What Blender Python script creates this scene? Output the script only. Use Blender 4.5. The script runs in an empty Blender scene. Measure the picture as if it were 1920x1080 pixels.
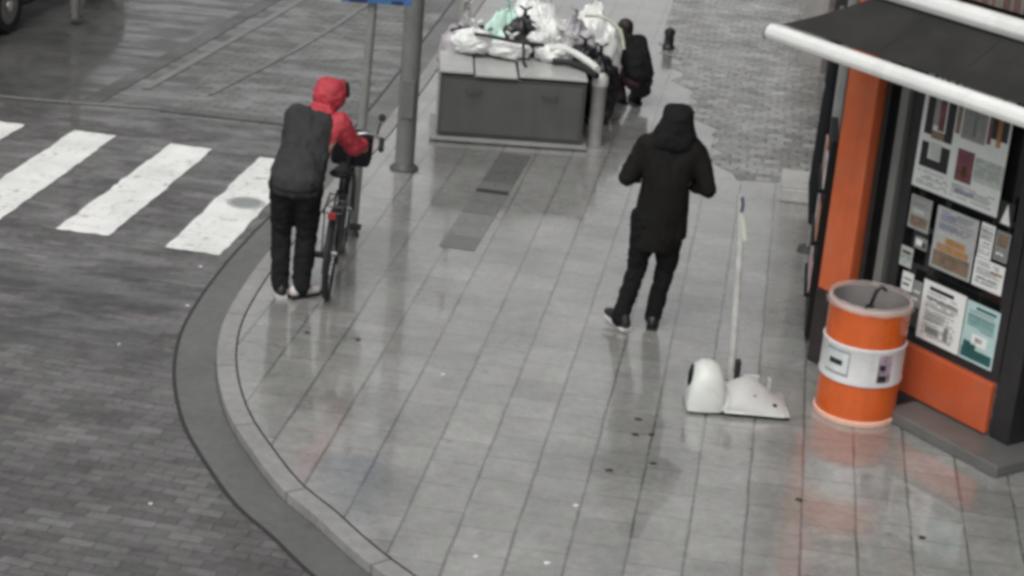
import bpy, bmesh, math, random
from mathutils import Vector, Matrix, noise

SC = bpy.context.scene
C = SC.collection
R = math.radians

# ------------------------------------------------------------------ camera
F_PX, PITCH, ROLL, CAM_H = 3660.0, R(20.0), R(5.0), 5.15
cam = bpy.data.cameras.new('camera'); cam_o = bpy.data.objects.new('camera', cam); C.objects.link(cam_o)
cam.sensor_width = 36.0; cam.lens = 36.0 * F_PX / 1920.0; cam.clip_start = 0.1; cam.clip_end = 3000
r0 = Vector((1, 0, 0)); fw = Vector((0, math.cos(PITCH), -math.sin(PITCH))); u0 = Vector((0, math.sin(PITCH), math.cos(PITCH)))
cr, sr = math.cos(ROLL), math.sin(ROLL)
rt = r0 * cr + u0 * sr; upv = -r0 * sr + u0 * cr
M3 = Matrix((rt, upv, -fw)).transposed()
cam_o.matrix_world = Matrix.Translation((0, 0, CAM_H)) @ M3.to_4x4()
SC.camera = cam_o

# ------------------------------------------------------------------ light
SUN_EL, SUN_ROT = R(58), R(200)
W = bpy.data.worlds.new('World'); SC.world = W; W.use_nodes = True
nt = W.node_tree; nt.nodes.clear()
sky = nt.nodes.new('ShaderNodeTexSky'); sky.sky_type = 'NISHITA'; sky.sun_disc = False
sky.sun_elevation = SUN_EL; sky.sun_rotation = SUN_ROT; sky.dust_density = 4.0; sky.air_density = 1.0; sky.ozone_density = 1.0
hs = nt.nodes.new('ShaderNodeHueSaturation'); hs.inputs['Saturation'].default_value = 0.03
bg = nt.nodes.new('ShaderNodeBackground'); bg.inputs['Strength'].default_value = 0.12
ou = nt.nodes.new('ShaderNodeOutputWorld')
nt.links.new(sky.outputs[0], hs.inputs['Color']); nt.links.new(hs.outputs[0], bg.inputs['Color']); nt.links.new(bg.outputs[0], ou.inputs[0])
sun = bpy.data.lights.new('sun', 'SUN'); sun.energy = 0.9; sun.angle = R(40); sun.color = (1.0, 0.965, 0.92)
sun_o = bpy.data.objects.new('sun', sun); C.objects.link(sun_o)
# sky sun_rotation is measured clockwise from +Y
sd = Vector((math.sin(SUN_ROT) * math.cos(SUN_EL), math.cos(SUN_ROT) * math.cos(SUN_EL), math.sin(SUN_EL)))
sun_o.rotation_euler = sd.to_track_quat('Z', 'Y').to_euler()
SC.view_settings.view_transform = 'Standard'; SC.view_settings.look = 'None'
SC.view_settings.exposure = 0.22; SC.view_settings.gamma = 1.0; SC.view_settings.use_curve_mapping = False
SC.cycles.filter_width = 3.7
SC.cycles.max_bounces = 6

# ------------------------------------------------------------------ materials
class NB:
    def __init__(s, name):
        s.m = bpy.data.materials.new(name); s.m.use_nodes = True
        s.t = s.m.node_tree; s.b = s.t.nodes['Principled BSDF']; s.tc = s.t.nodes.new('ShaderNodeTexCoord')
    def n(s, typ, **kw):
        x = s.t.nodes.new('ShaderNode' + typ)
        for k, v in kw.items(): setattr(x, k, v)
        return x
    def l(s, a, b): s.t.links.new(a, b)
    def noise(s, scale, detail=4, rough=0.55, src=None, dist=0.0):
        x = s.n('TexNoise'); x.inputs['Scale'].default_value = scale; x.inputs['Detail'].default_value = detail
        x.inputs['Roughness'].default_value = rough; x.inputs['Distortion'].default_value = dist
        s.l(src or s.tc.outputs['Object'], x.inputs['Vector']); return x.outputs['Fac']
    def ramp(s, src, stops):
        x = s.n('ValToRGB'); e = x.color_ramp.elements
        while len(e) < len(stops): e.new(0.5)
        for el, (p, c) in zip(e, stops):
            el.position = p; el.color = (c, c, c, 1) if not hasattr(c, '__len__') else (*c[:3], 1)
        s.l(src, x.inputs['Fac']); return x.outputs['Color']
    def math(s, op, a, b=0.0, c=None):
        x = s.n('Math', operation=op)
        for i, v in enumerate((a, b) if c is None else (a, b, c)):
            if hasattr(v, 'links'): s.l(v, x.inputs[i])
            else: x.inputs[i].default_value = v
        return x.outputs[0]
    def bump(s, h, strength=0.3, dist=0.01):
        x = s.n('Bump'); x.inputs['Strength'].default_value = strength; x.inputs['Distance'].default_value = dist
        s.l(h, x.inputs['Height']); s.l(x.outputs[0], s.b.inputs['Normal'])
    def mapping(s, rot=0.0, loc=(0, 0, 0), scale=(1, 1, 1), src=None):
        x = s.n('Mapping'); x.inputs['Rotation'].default_value = (0, 0, rot); x.inputs['Location'].default_value = loc
        x.inputs['Scale'].default_value = scale
        s.l(src or s.tc.outputs['Object'], x.inputs['Vector']); return x.outputs[0]

def mixc(nb, fac, a, b, mode='MIX'):
    x = nb.n('MixRGB', blend_type=mode)
    for sock, v in ((x.inputs[0], fac), (x.inputs[1], a), (x.inputs[2], b)):
        if hasattr(v, 'links'): nb.l(v, sock)
        elif hasattr(v, '__len__'): sock.default_value = (*v[:3], 1)
        elif sock.type == 'RGBA': sock.default_value = (v, v, v, 1)
        else: sock.default_value = v
    return x.outputs[0]

def mottle(b, c, scale=6.0, amt=0.035):
    t = b.ramp(b.noise(scale, 3, 0.6, dist=0.5), [(0.35, (1 + amt, 1 - amt * 0.6, 1 + amt)), (0.65, (1 - amt, 1 + amt * 0.6, 1 - amt))])
    return mixc(b, 1.0, c, t, 'MULTIPLY')

MATS = {}
def mat(name, col, rough=0.5, metal=0.0, var=0.15, scale=9.0, bump=0.0, coat=0.0, spec=0.5, alpha=None, trans=0.0, dirt=None, drip=0.0):
    if name in MATS: return MATS[name]
    b = NB(name)
    n = b.noise(scale, 5, 0.6)
    lo = tuple(max(0, c * (1 - var)) for c in col); hi = tuple(min(1, c * (1 + var)) for c in col)
    c = b.ramp(n, [(0.25, lo), (0.75, hi)])
    if dirt:
        d = b.ramp(b.noise(scale * 0.45, 6, 0.7, dist=0.6), [(0.48, 0.0), (0.72, 1.0)])
        c = mixc(b, b.math('MULTIPLY', d, dirt[1]), c, dirt[0])
    if drip:
        dv = b.mapping(scale=(7, 7, 0.6)); ds = b.ramp(b.noise(1.0, 4, 0.55, src=dv, dist=0.3), [(0.54, 0.0), (0.74, 1.0)])
        c = mixc(b, b.math('MULTIPLY', ds, drip), c, tuple(x * 0.35 + 0.02 for x in col))
        sc_ = b.ramp(b.noise(26, 6, 0.8, dist=1.2), [(0.62, 0.0), (0.68, 1.0)]); c = mixc(b, b.math('MULTIPLY', sc_, drip), c, tuple(0.5 * x + 0.10 for x in col))
    b.l(c, b.b.inputs['Base Color'])
    rr = b.n('MapRange'); rr.inputs['To Min'].default_value = max(0.03, rough - 0.1); rr.inputs['To Max'].default_value = min(1, rough + 0.1)
    b.l(n, rr.inputs['Value']); b.l(rr.outputs[0], b.b.inputs['Roughness'])
    b.b.inputs['Metallic'].default_value = metal
    b.b.inputs['Specular IOR Level'].default_value = spec
    b.b.inputs['Coat Weight'].default_value = coat
    if trans: b.b.inputs['Transmission Weight'].default_value = trans
    if alpha is not None: b.b.inputs['Alpha'].default_value = alpha
    if bump: b.bump(b.noise(scale * 6, 4, 0.6), bump, 0.01)
    MATS[name] = b.m
    return b.m

def slab_mat():
    b = NB('wet_paving_slabs')
    v = b.mapping(rot=-R(83.0), loc=(0.11, 0.545, 0))
    # small wobble so the joints are not ruler straight
    nz = b.n('TexNoise'); nz.inputs['Scale'].default_value = 2.2; nz.inputs['Detail'].default_value = 2
    b.l(b.tc.outputs['Object'], nz.inputs['Vector'])
    vm = b.n('VectorMath', operation='SUBTRACT'); b.l(nz.outputs['Color'], vm.inputs[0]); vm.inputs[1].default_value = (0.5, 0.5, 0.5)
    vs = b.n('VectorMath', operation='SCALE'); b.l(vm.outputs[0], vs.inputs[0]); vs.inputs['Scale'].default_value = 0.022
    va = b.n('VectorMath', operation='ADD'); b.l(v, va.inputs[0]); b.l(vs.outputs[0], va.inputs[1])
    br = b.n('TexBrick'); b.l(va.outputs[0], br.inputs['Vector'])
    br.offset = 0.5; br.inputs['Scale'].default_value = 1.0
    br.inputs['Brick Width'].default_value = 0.326; br.inputs['Row Height'].default_value = 0.326
    br.inputs['Mortar Size'].default_value = 0.0048; br.inputs['Mortar Smooth'].default_value = 0.3; br.inputs['Bias'].default_value = 0.0
    br.inputs['Color1'].default_value = (0.285, 0.286, 0.270, 1); br.inputs['Color2'].default_value = (0.345, 0.344, 0.328, 1)
    br.inputs['Mortar'].default_value = (0.17, 0.17, 0.162, 1)
    # the long joints are wider and darker than the cross joints
    sp = b.n('SeparateXYZ'); b.l(va.outputs[0], sp.inputs[0])
    fr = b.math('PINGPONG', sp.outputs['Y'], 0.163)
    brk = b.ramp(b.noise(2.3, 5, 0.65), [(0.36, 0.15), (0.62, 1.0)])
    ln = b.ramp(b.math('DIVIDE', fr, 0.163), [(0.035, 1.0), (0.085, 0.0)])
    ln = b.math('MULTIPLY', ln, brk)
    blot = b.ramp(b.noise(1.1, 6, 0.65), [(0.32, 0.66), (0.68, 1.12)])
    fine = b.ramp(b.noise(60, 4, 0.7), [(0.3, 0.86), (0.7, 1.1)])
    c = mixc(b, 1.0, br.outputs['Color'], blot, 'MULTIPLY'); c = mixc(b, 1.0, c, fine, 'MULTIPLY')
    c = mixc(b, b.math('MULTIPLY', ln, 0.75), c, (0.085, 0.085, 0.082)); c = mottle(b, c, 9.0)
    grime = b.ramp(b.noise(14, 6, 0.72, dist=0.8), [(0.36, 0.80), (0.60, 1.04)]); c = mixc(b, 1.0, c, grime, 'MULTIPLY')
    stain = b.ramp(b.noise(3.2, 6, 0.7, dist=0.9), [(0.56, 0.0), (0.72, 1.0)]); c = mixc(b, b.math('MULTIPLY', stain, 0.4), c, (0.15, 0.148, 0.14))
    # trodden-in gum and small dark specks
    vo = b.n('TexVoronoi'); vo.inputs['Scale'].default_value = 3.1; vo.inputs['Randomness'].default_value = 1.0
    b.l(b.tc.outputs['Object'], vo.inputs['Vector'])
    gum = b.ramp(vo.outputs['Distance'], [(0.055, 1.0), (0.085, 0.0)])
    c = mixc(b, b.math('MULTIPLY', gum, 0.55), c, (0.12, 0.118, 0.11))
    b.l(c, b.b.inputs['Base Color'])
    wet = b.ramp(b.noise(0.9, 5, 0.6, dist=0.4), [(0.35, 0.16), (0.65, 0.36)])
    b.b.inputs['Coat Weight'].default_value = 1.0; b.l(b.ramp(b.noise(1.3, 6, 0.62, dist=0.5), [(0.38, 0.025), (0.66, 0.17)]), b.b.inputs['Coat Roughness']); b.b.inputs['Coat IOR'].default_value = 1.7
    b.l(wet, b.b.inputs['Roughness'])
    b.b.inputs['Specular IOR Level'].default_value = 0.75
    h = b.math('SUBTRACT', b.math('MULTIPLY', b.noise(45, 4, 0.6), 0.25), b.math('MAXIMUM', ln, br.outputs['Fac']))
    b.bump(h, 0.28, 0.005)
    return b.m

def sett_mat(name, c1, c2, mortar, w, h, rot, rough=(0.2, 0.45), blot=(0.75, 1.15), mort=0.012, streak=0.0, bump=0.5, distort=0.05, wear=None):
    b = NB(name)
    v = b.mapping(rot=rot)
    nz = b.n('TexNoise'); nz.inputs['Scale'].default_value = 1.6; nz.inputs['Detail'].default_value = 4
    b.l(b.tc.outputs['Object'], nz.inputs['Vector'])
    vm = b.n('VectorMath', operation='SUBTRACT'); b.l(nz.outputs['Color'], vm.inputs[0]); vm.inputs[1].default_value = (0.5, 0.5, 0.5)
    vs = b.n('VectorMath', operation='SCALE'); b.l(vm.outputs[0], vs.inputs[0]); vs.inputs['Scale'].default_value = distort
    va = b.n('VectorMath', operation='ADD'); b.l(v, va.inputs[0]); b.l(vs.outputs[0], va.inputs[1])
    br = b.n('TexBrick'); b.l(va.outputs[0], br.inputs['Vector']); br.offset = 0.5
    br.inputs['Scale'].default_value = 1.0; br.inputs['Brick Width'].default_value = w; br.inputs['Row Height'].default_value = h
    br.inputs['Mortar Size'].default_value = mort; br.inputs['Mortar Smooth'].default_value = 0.4
    br.inputs['Color1'].default_value = (*c1, 1); br.inputs['Color2'].default_value = (*c2, 1); br.inputs['Mortar'].default_value = (*mortar, 1)
    bl = b.ramp(b.noise(0.8, 6, 0.65, dist=0.3), [(0.3, blot[0]), (0.7, blot[1])])
    c = mixc(b, 1.0, br.outputs['Color'], bl, 'MULTIPLY')
    fine = b.ramp(b.noise(38, 4, 0.7), [(0.3, 0.8), (0.7, 1.18)])
    c = mixc(b, 1.0, c, fine, 'MULTIPLY')
    fac = br.outputs['Fac']; c = mottle(b, c, 7.0, 0.05)
    if streak:
        # joints washed out in some areas, open and dark in others
        sv = b.mapping(rot=rot, scale=(0.8, 1.0 / h / 4.0, 1))
        st = b.ramp(b.noise(1.0, 4, 0.6, src=sv), [(0.47, 0.0), (0.56, 1.0)])
        gm = b.mapping(loc=(3.75 / 1.7, -13.35 / 1.25, 0), scale=(1 / 1.7, 1 / 1.25, 0))
        gr = b.n('TexGradient', gradient_type='SPHERICAL'); b.l(gm, gr.inputs[0])
        where = b.math('MAXIMUM', b.ramp(b.noise(0.45, 3, 0.5), [(0.5, 0.0), (0.68, 0.8)]), b.ramp(gr.outputs['Fac'], [(0.02, 0.0), (0.25, 1.0)]))
        c = mixc(b, b.math('MULTIPLY', b.math('MULTIPLY', st, where), streak), c, mortar)
    b.l(c, b.b.inputs['Base Color'])
    wv = b.mapping(rot=rot, scale=(0.9, 2.6, 1)); b.l(b.ramp(b.noise(1.3, 6, 0.68, src=wv, dist=0.5), [(0.46, 0.05), (0.60, 0.9)]), b.b.inputs['Coat Weight']); b.b.inputs['Coat Roughness'].default_value = 0.09
    dirt_ = b.ramp(b.noise(5.5, 6, 0.72, dist=0.8), [(0.36, 0.72), (0.62, 1.1)]); c = mixc(b, 1.0, c, dirt_, 'MULTIPLY'); b.l(c, b.b.inputs['Base Color'])
    b.l(b.ramp(b.noise(1.3, 5, 0.6, dist=0.4), [(0.35, rough[0]), (0.65, rough[1])]), b.b.inputs['Roughness'])
    b.b.inputs['Specular IOR Level'].default_value = 0.6
    hgt = b.math('SUBTRACT', b.math('MULTIPLY', b.noise(22, 4, 0.6), 0.6), fac)
    b.bump(hgt, bump, 0.012)
    return b.m

def kerb_mat(name, col, step, joint, jcol):
    b = NB(name)
    sp = b.n('SeparateXYZ'); b.l(b.tc.outputs['UV'], sp.inputs[0])
    c = b.ramp(b.noise(14, 5, 0.65), [(0.3, tuple(x * 0.82 for x in col)), (0.7, tuple(x * 1.12 for x in col))])
    big = b.ramp(b.noise(1.5, 4), [(0.3, 0.88), (0.7, 1.08)]); c = mixc(b, 1.0, c, big, 'MULTIPLY')
    if step:
        j = b.ramp(b.math('DIVIDE', b.math('PINGPONG', sp.outputs['X'], step / 2), step / 2), [(joint, 1.0), (joint * 1.6, 0.0)])
        c = mixc(b, b.math('MULTIPLY', j, 0.8), c, jcol)
    b.l(c, b.b.inputs['Base Color'])
    b.l(b.ramp(b.noise(2.0, 4), [(0.35, 0.22), (0.65, 0.42)]), b.b.inputs['Roughness'])
    b.bump(b.noise(50, 4, 0.6), 0.25, 0.004)
    return b.m

def paint_mat():
    b = NB('worn_white_road_paint')
    n = b.noise(7.5, 7, 0.72, dist=0.4)
    wear = b.ramp(n, [(0.34, 1.0), (0.43, 0.0)])
    br = b.n('TexBrick'); b.l(b.mapping(rot=R(10.5)), br.inputs['Vector']); br.offset = 0.5; br.inputs['Scale'].default_value = 1.0
    br.inputs['Brick Width'].default_value = 0.21; br.inputs['Row Height'].default_value = 0.085; br.inputs['Mortar Size'].default_value = 0.006; br.inputs['Mortar Smooth'].default_value = 0.5
    jw = b.math('MULTIPLY', br.outputs['Fac'], b.ramp(b.noise(2.5, 4), [(0.42, 0.0), (0.6, 0.75)]))
    wear = b.math('MAXIMUM', wear, jw)
    c = b.ramp(b.noise(3.0, 5), [(0.3, (0.70, 0.71, 0.68)), (0.7, (0.86, 0.86, 0.84))])
    c = mixc(b, b.math('MULTIPLY', wear, 0.75), c, (0.20, 0.20, 0.195))
    b.l(c, b.b.inputs['Base Color']); b.b.inputs['Roughness'].default_value = 0.4
    b.bump(b.noise(30, 4), 0.3, 0.004)
    return b.m

def brick_mat():
    return sett_mat('brown_brick', (0.12, 0.06, 0.05), (0.17, 0.10, 0.085), (0.2, 0.19, 0.18), 0.22, 0.07, 0, rough=(0.6, 0.8))

# ------------------------------------------------------------------ mesh helpers
class MB:
    def __init__(s): s.bm = bmesh.new()
    def box(s, x0, x1, y0, y1, z0, z1, T=None):
        vs = [Vector((x, y, z)) for x in (x0, x1) for y in (y0, y1) for z in (z0, z1)]
        if T is not None: vs = [T @ v for v in vs]
        v = [s.bm.verts.new(p) for p in vs]
        for f in ((0, 1, 3, 2), (4, 6, 7, 5), (0, 4, 5, 1), (2, 3, 7, 6), (0, 2, 6, 4), (1, 5, 7, 3)):
            s.bm.faces.new([v[i] for i in f])
        return s
    def rings(s, rings, cap=True, closed=True):
        rv = [[s.bm.verts.new(p) for p in r] for r in rings]
        n = len(rv[0])
        for a, b in zip(rv, rv[1:]):
            for i in range(n if closed else n - 1):
                j = (i + 1) % n
                s.bm.faces.new((a[i], a[j], b[j], b[i]))
        if cap and closed:
            s.bm.faces.new(list(reversed(rv[0]))); s.bm.faces.new(rv[-1])
        return s
    def tube(s, pts, r, seg=10, closed=False):
        pts = [Vector(p) for p in pts]; n = len(pts)
        rr = r if hasattr(r, '__len__') else [r] * n
        rings = []; prev = None
        for i, p in enumerate(pts):
            if closed: t = (pts[(i + 1) % n] - pts[i - 1]).normalized()
            else: t = (pts[min(i + 1, n - 1)] - pts[max(i - 1, 0)]).normalized()
            if prev is None:
                a = t.orthogonal().normalized()
            else:
                a = (prev - t * prev.dot(t))
                a = a.normalized() if a.length > 1e-6 else t.orthogonal().normalized()
            prev = a; b = t.cross(a)
            rings.append([p + (a * math.cos(2 * math.pi * k / seg) + b * math.sin(2 * math.pi * k / seg)) * rr[i] for k in range(seg)])
        if closed:
            rings.append(rings[0])
            rv = [[s.bm.verts.new(p) for p in r_] for r_ in rings[:-1]]
            for i in range(n):
                a, b = rv[i], rv[(i + 1) % n]
                # align twist
                best = min(range(seg), key=lambda k: (a[0].co - b[k].co).length)
                for k in range(seg):
                    s.bm.faces.new((a[k], a[(k + 1) % seg], b[(k + 1 + best) % seg], b[(k + best) % seg]))
            return s
        return s.rings(rings)
    def lathe(s, prof, seg=40, T=None, cap=False):
        rings = []
        for r, z in prof:
            ring = [Vector((r * math.cos(2 * math.pi * k / seg), r * math.sin(2 * math.pi * k / seg), z)) for k in range(seg)]
            if T is not None: ring = [T @ v for v in ring]
            rings.append(ring)
        return s.rings(rings, cap=cap)
    def poly(s, pts, z=None):
        s.bm.faces.new([s.bm.verts.new(Vector((p[0], p[1], z if z is not None else p[2]))) for p in pts]); return s
    def prism(s, pts, z0, z1):
        return s.rings([[Vector((p[0], p[1], z0)) for p in pts], [Vector((p[0], p[1], z1)) for p in pts]])
    def hull(s, balls, seg=10):
        t = bmesh.new()
        for p, r in balls:
            rx, ry, rz = r if hasattr(r, '__len__') else (r, r, r)
            bmesh.ops.create_uvsphere(t, u_segments=seg, v_segments=max(6, seg * 2 // 3), radius=1.0,
                                      matrix=Matrix.Translation(p) @ Matrix.Diagonal((rx, ry, rz, 1)))
        if len(balls) > 1:
            g = bmesh.ops.convex_hull(t, input=t.verts)
            dead = [v for v in t.verts if not v.link_faces]
            bmesh.ops.delete(t, geom=list({*[x for x in g['geom_interior'] if isinstance(x, bmesh.types.BMVert)], *dead}), context='VERTS')
        me = bpy.data.meshes.new('tmp'); t.to_mesh(me); t.free(); s.bm.from_mesh(me); bpy.data.meshes.remove(me)
        return s
    def chain(s, pts, seg=10):
        for a, b in zip(pts, pts[1:]): s.hull([a, b], seg)
        return s
    def build(s, name, m, parent=None, smooth=True, bevel=0.0, mats=None, auto=None):
        bmesh.ops.recalc_face_normals(s.bm, faces=s.bm.faces)
        me = bpy.data.meshes.new(name); s.bm.to_mesh(me); s.bm.free()
        o = bpy.data.objects.new(name, me); C.objects.link(o)
        for x in (mats or [m]): me.materials.append(x)
        if parent: o.parent = parent
        if bevel:
            md = o.modifiers.new('bevel', 'BEVEL'); md.width = bevel; md.segments = 2; md.limit_method = 'ANGLE'
            bake(o)
        if smooth: smooth_by_angle(o.data, 40 if auto is None else auto)
        return o
    def blob(s, name, m, parent=None, voxel=0.014, smooth=4, fold=0.0, fold_size=0.09, seed=0, drape=1.0):
        o = s.build(name, m, parent, smooth=False)
        md = o.modifiers.new('r', 'REMESH'); md.mode = 'VOXEL'; md.voxel_size = voxel
        ms = o.modifiers.new('s', 'SMOOTH'); ms.factor = 0.5; ms.iterations = smooth
        bake(o)
        me = o.data
        if fold:
            off = Vector((seed * 3.7, seed * 1.3, seed * 2.1))
            for v in me.vertices:
                d = 0.9 * noise.fractal((Vector((v.co.x, v.co.y, v.co.z * drape)) + off) / fold_size, 1.0, 2.0, 3)
                d += 0.5 * (1 - 2.6 * abs(noise.noise((Vector((v.co.x + v.co.z * 0.4, v.co.y, v.co.z * 1.3 * drape)) + off) / (fold_size * 0.9))))
                v.co += v.normal * d * fold
        me.polygons.foreach_set('use_smooth', [True] * len(me.polygons)); me.update()
        return o

def bake(o):
    dg = bpy.context.evaluated_depsgraph_get(); dg.update()
    me = bpy.data.meshes.new_from_object(o.evaluated_get(dg)); old = o.data
    o.modifiers.clear(); o.data = me; me.name = o.name
    bpy.data.meshes.remove(old)

def smooth_by_angle(me, deg):
    me.polygons.foreach_set('use_smooth', [True] * len(me.polygons))
    bm = bmesh.new(); bm.from_mesh(me)
    lim = R(deg)
    for e in bm.edges:
        e.smooth = (len(e.link_faces) == 2 and e.calc_face_angle(0) < lim)
    bm.to_mesh(me); bm.free(); me.update()

def tag(o, label=None, cat=None, group=None, kind=None):
    if label: o['label'] = label
    if cat: o['category'] = cat
    if group: o['group'] = group
    if kind: o['kind'] = kind
    return o
def thing(name, label, cat, loc=(0, 0, 0), rz=0.0, group=None):
    o = bpy.data.objects.new(name, None); C.objects.link(o); o.location = loc; o.rotation_euler = (0, 0, rz); o.empty_display_size = 0.1
    return tag(o, label, cat, group)
def struct(o, label=None, cat=None): return tag(o, label, cat, None, 'structure')

def catmull(pts, n=8):
    P = [Vector((*p, 0)) for p in pts]; P = [P[0] * 2 - P[1]] + P + [P[-1] * 2 - P[-2]]
    out = []
    for i in range(1, len(P) - 2):
        a, b, c, d = P[i - 1:i + 3]
        for k in range(n):
            t = k / n
            out.append(0.5 * ((2 * b) + (c - a) * t + (2 * a - 5 * b + 4 * c - d) * t * t + (3 * b - a - 3 * c + d) * t ** 3))
    out.append(P[-2]); return out

# ------------------------------------------------------------------ ground, road, kerb, pavement
ZR = -0.07
kout = catmull([(2.2, 57), (0.55, 40), (-1.15, 21.0), (-1.62, 16.84), (-1.886, 14.93), (-1.991, 13.94), (-2.03, 13.06), (-1.988, 12.45), (-1.886, 11.90),
                (-1.725, 11.36), (-1.513, 10.88), (-1.264, 10.40), (-1.016, 10.066), (-0.796, 9.744), (-0.54, 9.42), (0.2, 8.6), (1.4, 7.6), (3.2, 6.6), (7.0, 5.6), (14, 5.2)])
def offset(line, d):
    out = []
    for i, p in enumerate(line):
        t = (line[min(i + 1, len(line) - 1)] - line[max(i - 1, 0)]).normalized()
        out.append(p + Vector((-t.y, t.x, 0)) * d)      # left of the walking direction = the pavement side
    return out
kin = offset(kout, 0.125); pedge = offset(kout, 0.138)
gut0 = offset(kout, -0.006); gut1 = offset(kout, -0.27); gut1b = offset(kout, -0.284)

def strip(name, a, b, za, zb, m, down_a=None, down_b=None):
    bm = bmesh.new(); uvl = bm.loops.layers.uv.new('UVMap')
    rows = []; d = 0.0
    for i, (p, q) in enumerate(zip(a, b)):
        if i: d += (p - a[i - 1]).length
        col = []
        if down_a is not None: col.append((p.x, p.y, down_a))
        col += [(p.x, p.y, za), (q.x, q.y, zb)]
        if down_b is not None: col.append((q.x, q.y, down_b))
        rows.append(([bm.verts.new(c) for c in col], d))
    for (r0_, d0), (r1_, d1) in zip(rows, rows[1:]):
        for k in range(len(r0_) - 1):
            f = bm.faces.new((r0_[k], r1_[k], r1_[k + 1], r0_[k + 1]))
            for lp, uv in zip(f.loops, ((d0, k), (d1, k), (d1, k + 1), (d0, k + 1))): lp[uvl].uv = uv
    bmesh.ops.recalc_face_normals(bm, faces=bm.faces)
    if sum(f.normal.z for f in bm.faces) < 0: bmesh.ops.reverse_faces(bm, faces=bm.faces)
    me = bpy.data.meshes.new(name); bm.to_mesh(me); bm.free(); me.materials.append(m)
    o = bpy.data.objects.new(name, me); C.objects.link(o); return struct(o)

road_m = sett_mat('wet_brick_road', (0.074, 0.071, 0.070), (0.142, 0.136, 0.133), (0.045, 0.043, 0.043), 0.21, 0.085, R(10.5), rough=(0.30, 0.55), streak=0.9, mort=0.005, bump=0.4, distort=0.10, blot=(0.66, 1.28))
far_m = sett_mat('wet_far_paving', (0.12, 0.12, 0.115), (0.165, 0.163, 0.157), (0.075, 0.075, 0.072), 0.2, 0.1, R(8), rough=(0.3, 0.5), blot=(0.55, 1.22), bump=0.7, streak=0.5, distort=0.12)
asph_m = sett_mat('wet_asphalt', (0.075, 0.076, 0.073), (0.10, 0.10, 0.096), (0.07, 0.07, 0.067), 2.0, 1.1, R(8), rough=(0.28, 0.5), blot=(0.65, 1.2), bump=0.25, mort=0.004)
slab_m = slab_mat()
dark_joint = mat('black_joint', (0.025, 0.025, 0.025), 0.6)

g = MB().poly([(-900, -900), (900, -900), (900, 900), (-900, 900)], ZR - 0.012).build('ground', asph_m, smooth=False); struct(g)
g = MB().poly([(-14, -6), (14, -6), (14, 5.0), (3, 6.4), (-1, 10.2), (-1.75, 14), (-1.3, 18.3), (-14, 18.5)], ZR).build('road', road_m, smooth=False); struct(g)
g = MB().poly([(-14, 18.5), (-3.6, 18.336), (-2.98, 24.0), (-0.27, 48), (-14, 48)], ZR).build('far_road', asph_m, smooth=False); struct(g)
g = MB().poly([(-3.6, 18.336), (-1.3, 18.3), (1.0, 48), (-0.27, 48), (-2.98, 24)], ZR).build('far_pavement', far_m, smooth=False); struct(g)
pale = kerb_mat('pale_kerb_line', (0.17, 0.17, 0.16), 0.9, 0.02, (0.08, 0.08, 0.08))
faint = kerb_mat('faint_kerb_line', (0.15, 0.15, 0.143), 0.9, 0.02, (0.1, 0.1, 0.1))
dkline = kerb_mat('dark_gutter_line', (0.06, 0.06, 0.057), 0, 0.02, (0.1, 0.1, 0.1))
strip('far_kerb', catmull([(-3.95, 19.3), (-3.07, 23.83), (-2.0, 30)]), catmull([(-3.86, 19.3), (-2.98, 23.83), (-1.9, 30)]), ZR + 0.006, ZR + 0.006, pale)
strip('far_gutter', catmull([(-4.42, 18.6), (-3.45, 23.83), (-2.4, 30)]), catmull([(-4.22, 18.6), (-3.25, 23.83), (-2.2, 30)]), ZR + 0.005, ZR + 0.005, dkline)
strip('far_edge_line', catmull([(-3.27, 19.3), (-2.41, 22.9), (-1.2, 30)]), catmull([(-3.21, 19.3), (-2.35, 22.9), (-1.13, 30)]), ZR + 0.007, ZR + 0.007, faint)
strip('table_edge', catmull([(-9, 18.66), (-5.2, 18.5), (-3.6, 18.58)]), catmull([(-9, 18.75), (-5.2, 18.58), (-3.6, 18.66)]), ZR + 0.006, ZR + 0.006, pale)
strip('table_joint', catmull([(-3.6, 18.52), (-2.6, 18.42), (-1.4, 18.28)]), catmull([(-3.6, 18.60), (-2.6, 18.49), (-1.4, 18.34)]), ZR + 0.008, ZR + 0.008, dkline)

gut_m = kerb_mat('gutter_concrete', (0.115, 0.118, 0.113), 0, 0.02, (0.05, 0.05, 0.05))
kerb_m = kerb_mat('pale_kerb_concrete', (0.275, 0.27, 0.262), 0.98, 0.012, (0.08, 0.08, 0.08))
strip('gutter', gut1, gut0, ZR + 0.004, ZR + 0.004, gut_m)
strip('gutter_joint', offset(kout, -0.296), gut1, ZR + 0.004, ZR + 0.004, dark_joint)
strip('kerb_joint', gut0, kout, ZR + 0.004, ZR + 0.004, dark_joint)
strip('kerb', kout, kin, -0.004, 0.0, kerb_m, down_a=ZR)
strip('pavement_joint', kin, pedge, -0.012, -0.012, dark_joint)
pv = MB().poly([(p.x, p.y) for p in pedge] + [(40, 5.2), (40, 57)], 0.0).build('pavement', slab_m, smooth=False); struct(pv)
rnd0 = random.Random(9)
set_m = sett_mat('wet_cobble_setts', (0.20, 0.20, 0.19), (0.42, 0.415, 0.40), (0.15, 0.15, 0.142), 0.17, 0.13, R(7), rough=(0.14, 0.35), blot=(0.62, 1.25), mort=0.012, bump=0.8, distort=0.22)
sl = [(2.0 - 0.0 + rnd0.uniform(-0.2, 0.12) - 0.38 * (1 - k / 28), 23.6 - k * 0.22) for k in range(28)]
sm = MB().poly(sl + [(1.5, 17.6), (2.9, 17.75), (3.75, 24.8), (5.7, 41), (3.4, 41)], 0.004).build('sett_paving', set_m, smooth=False); struct(sm)

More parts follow.
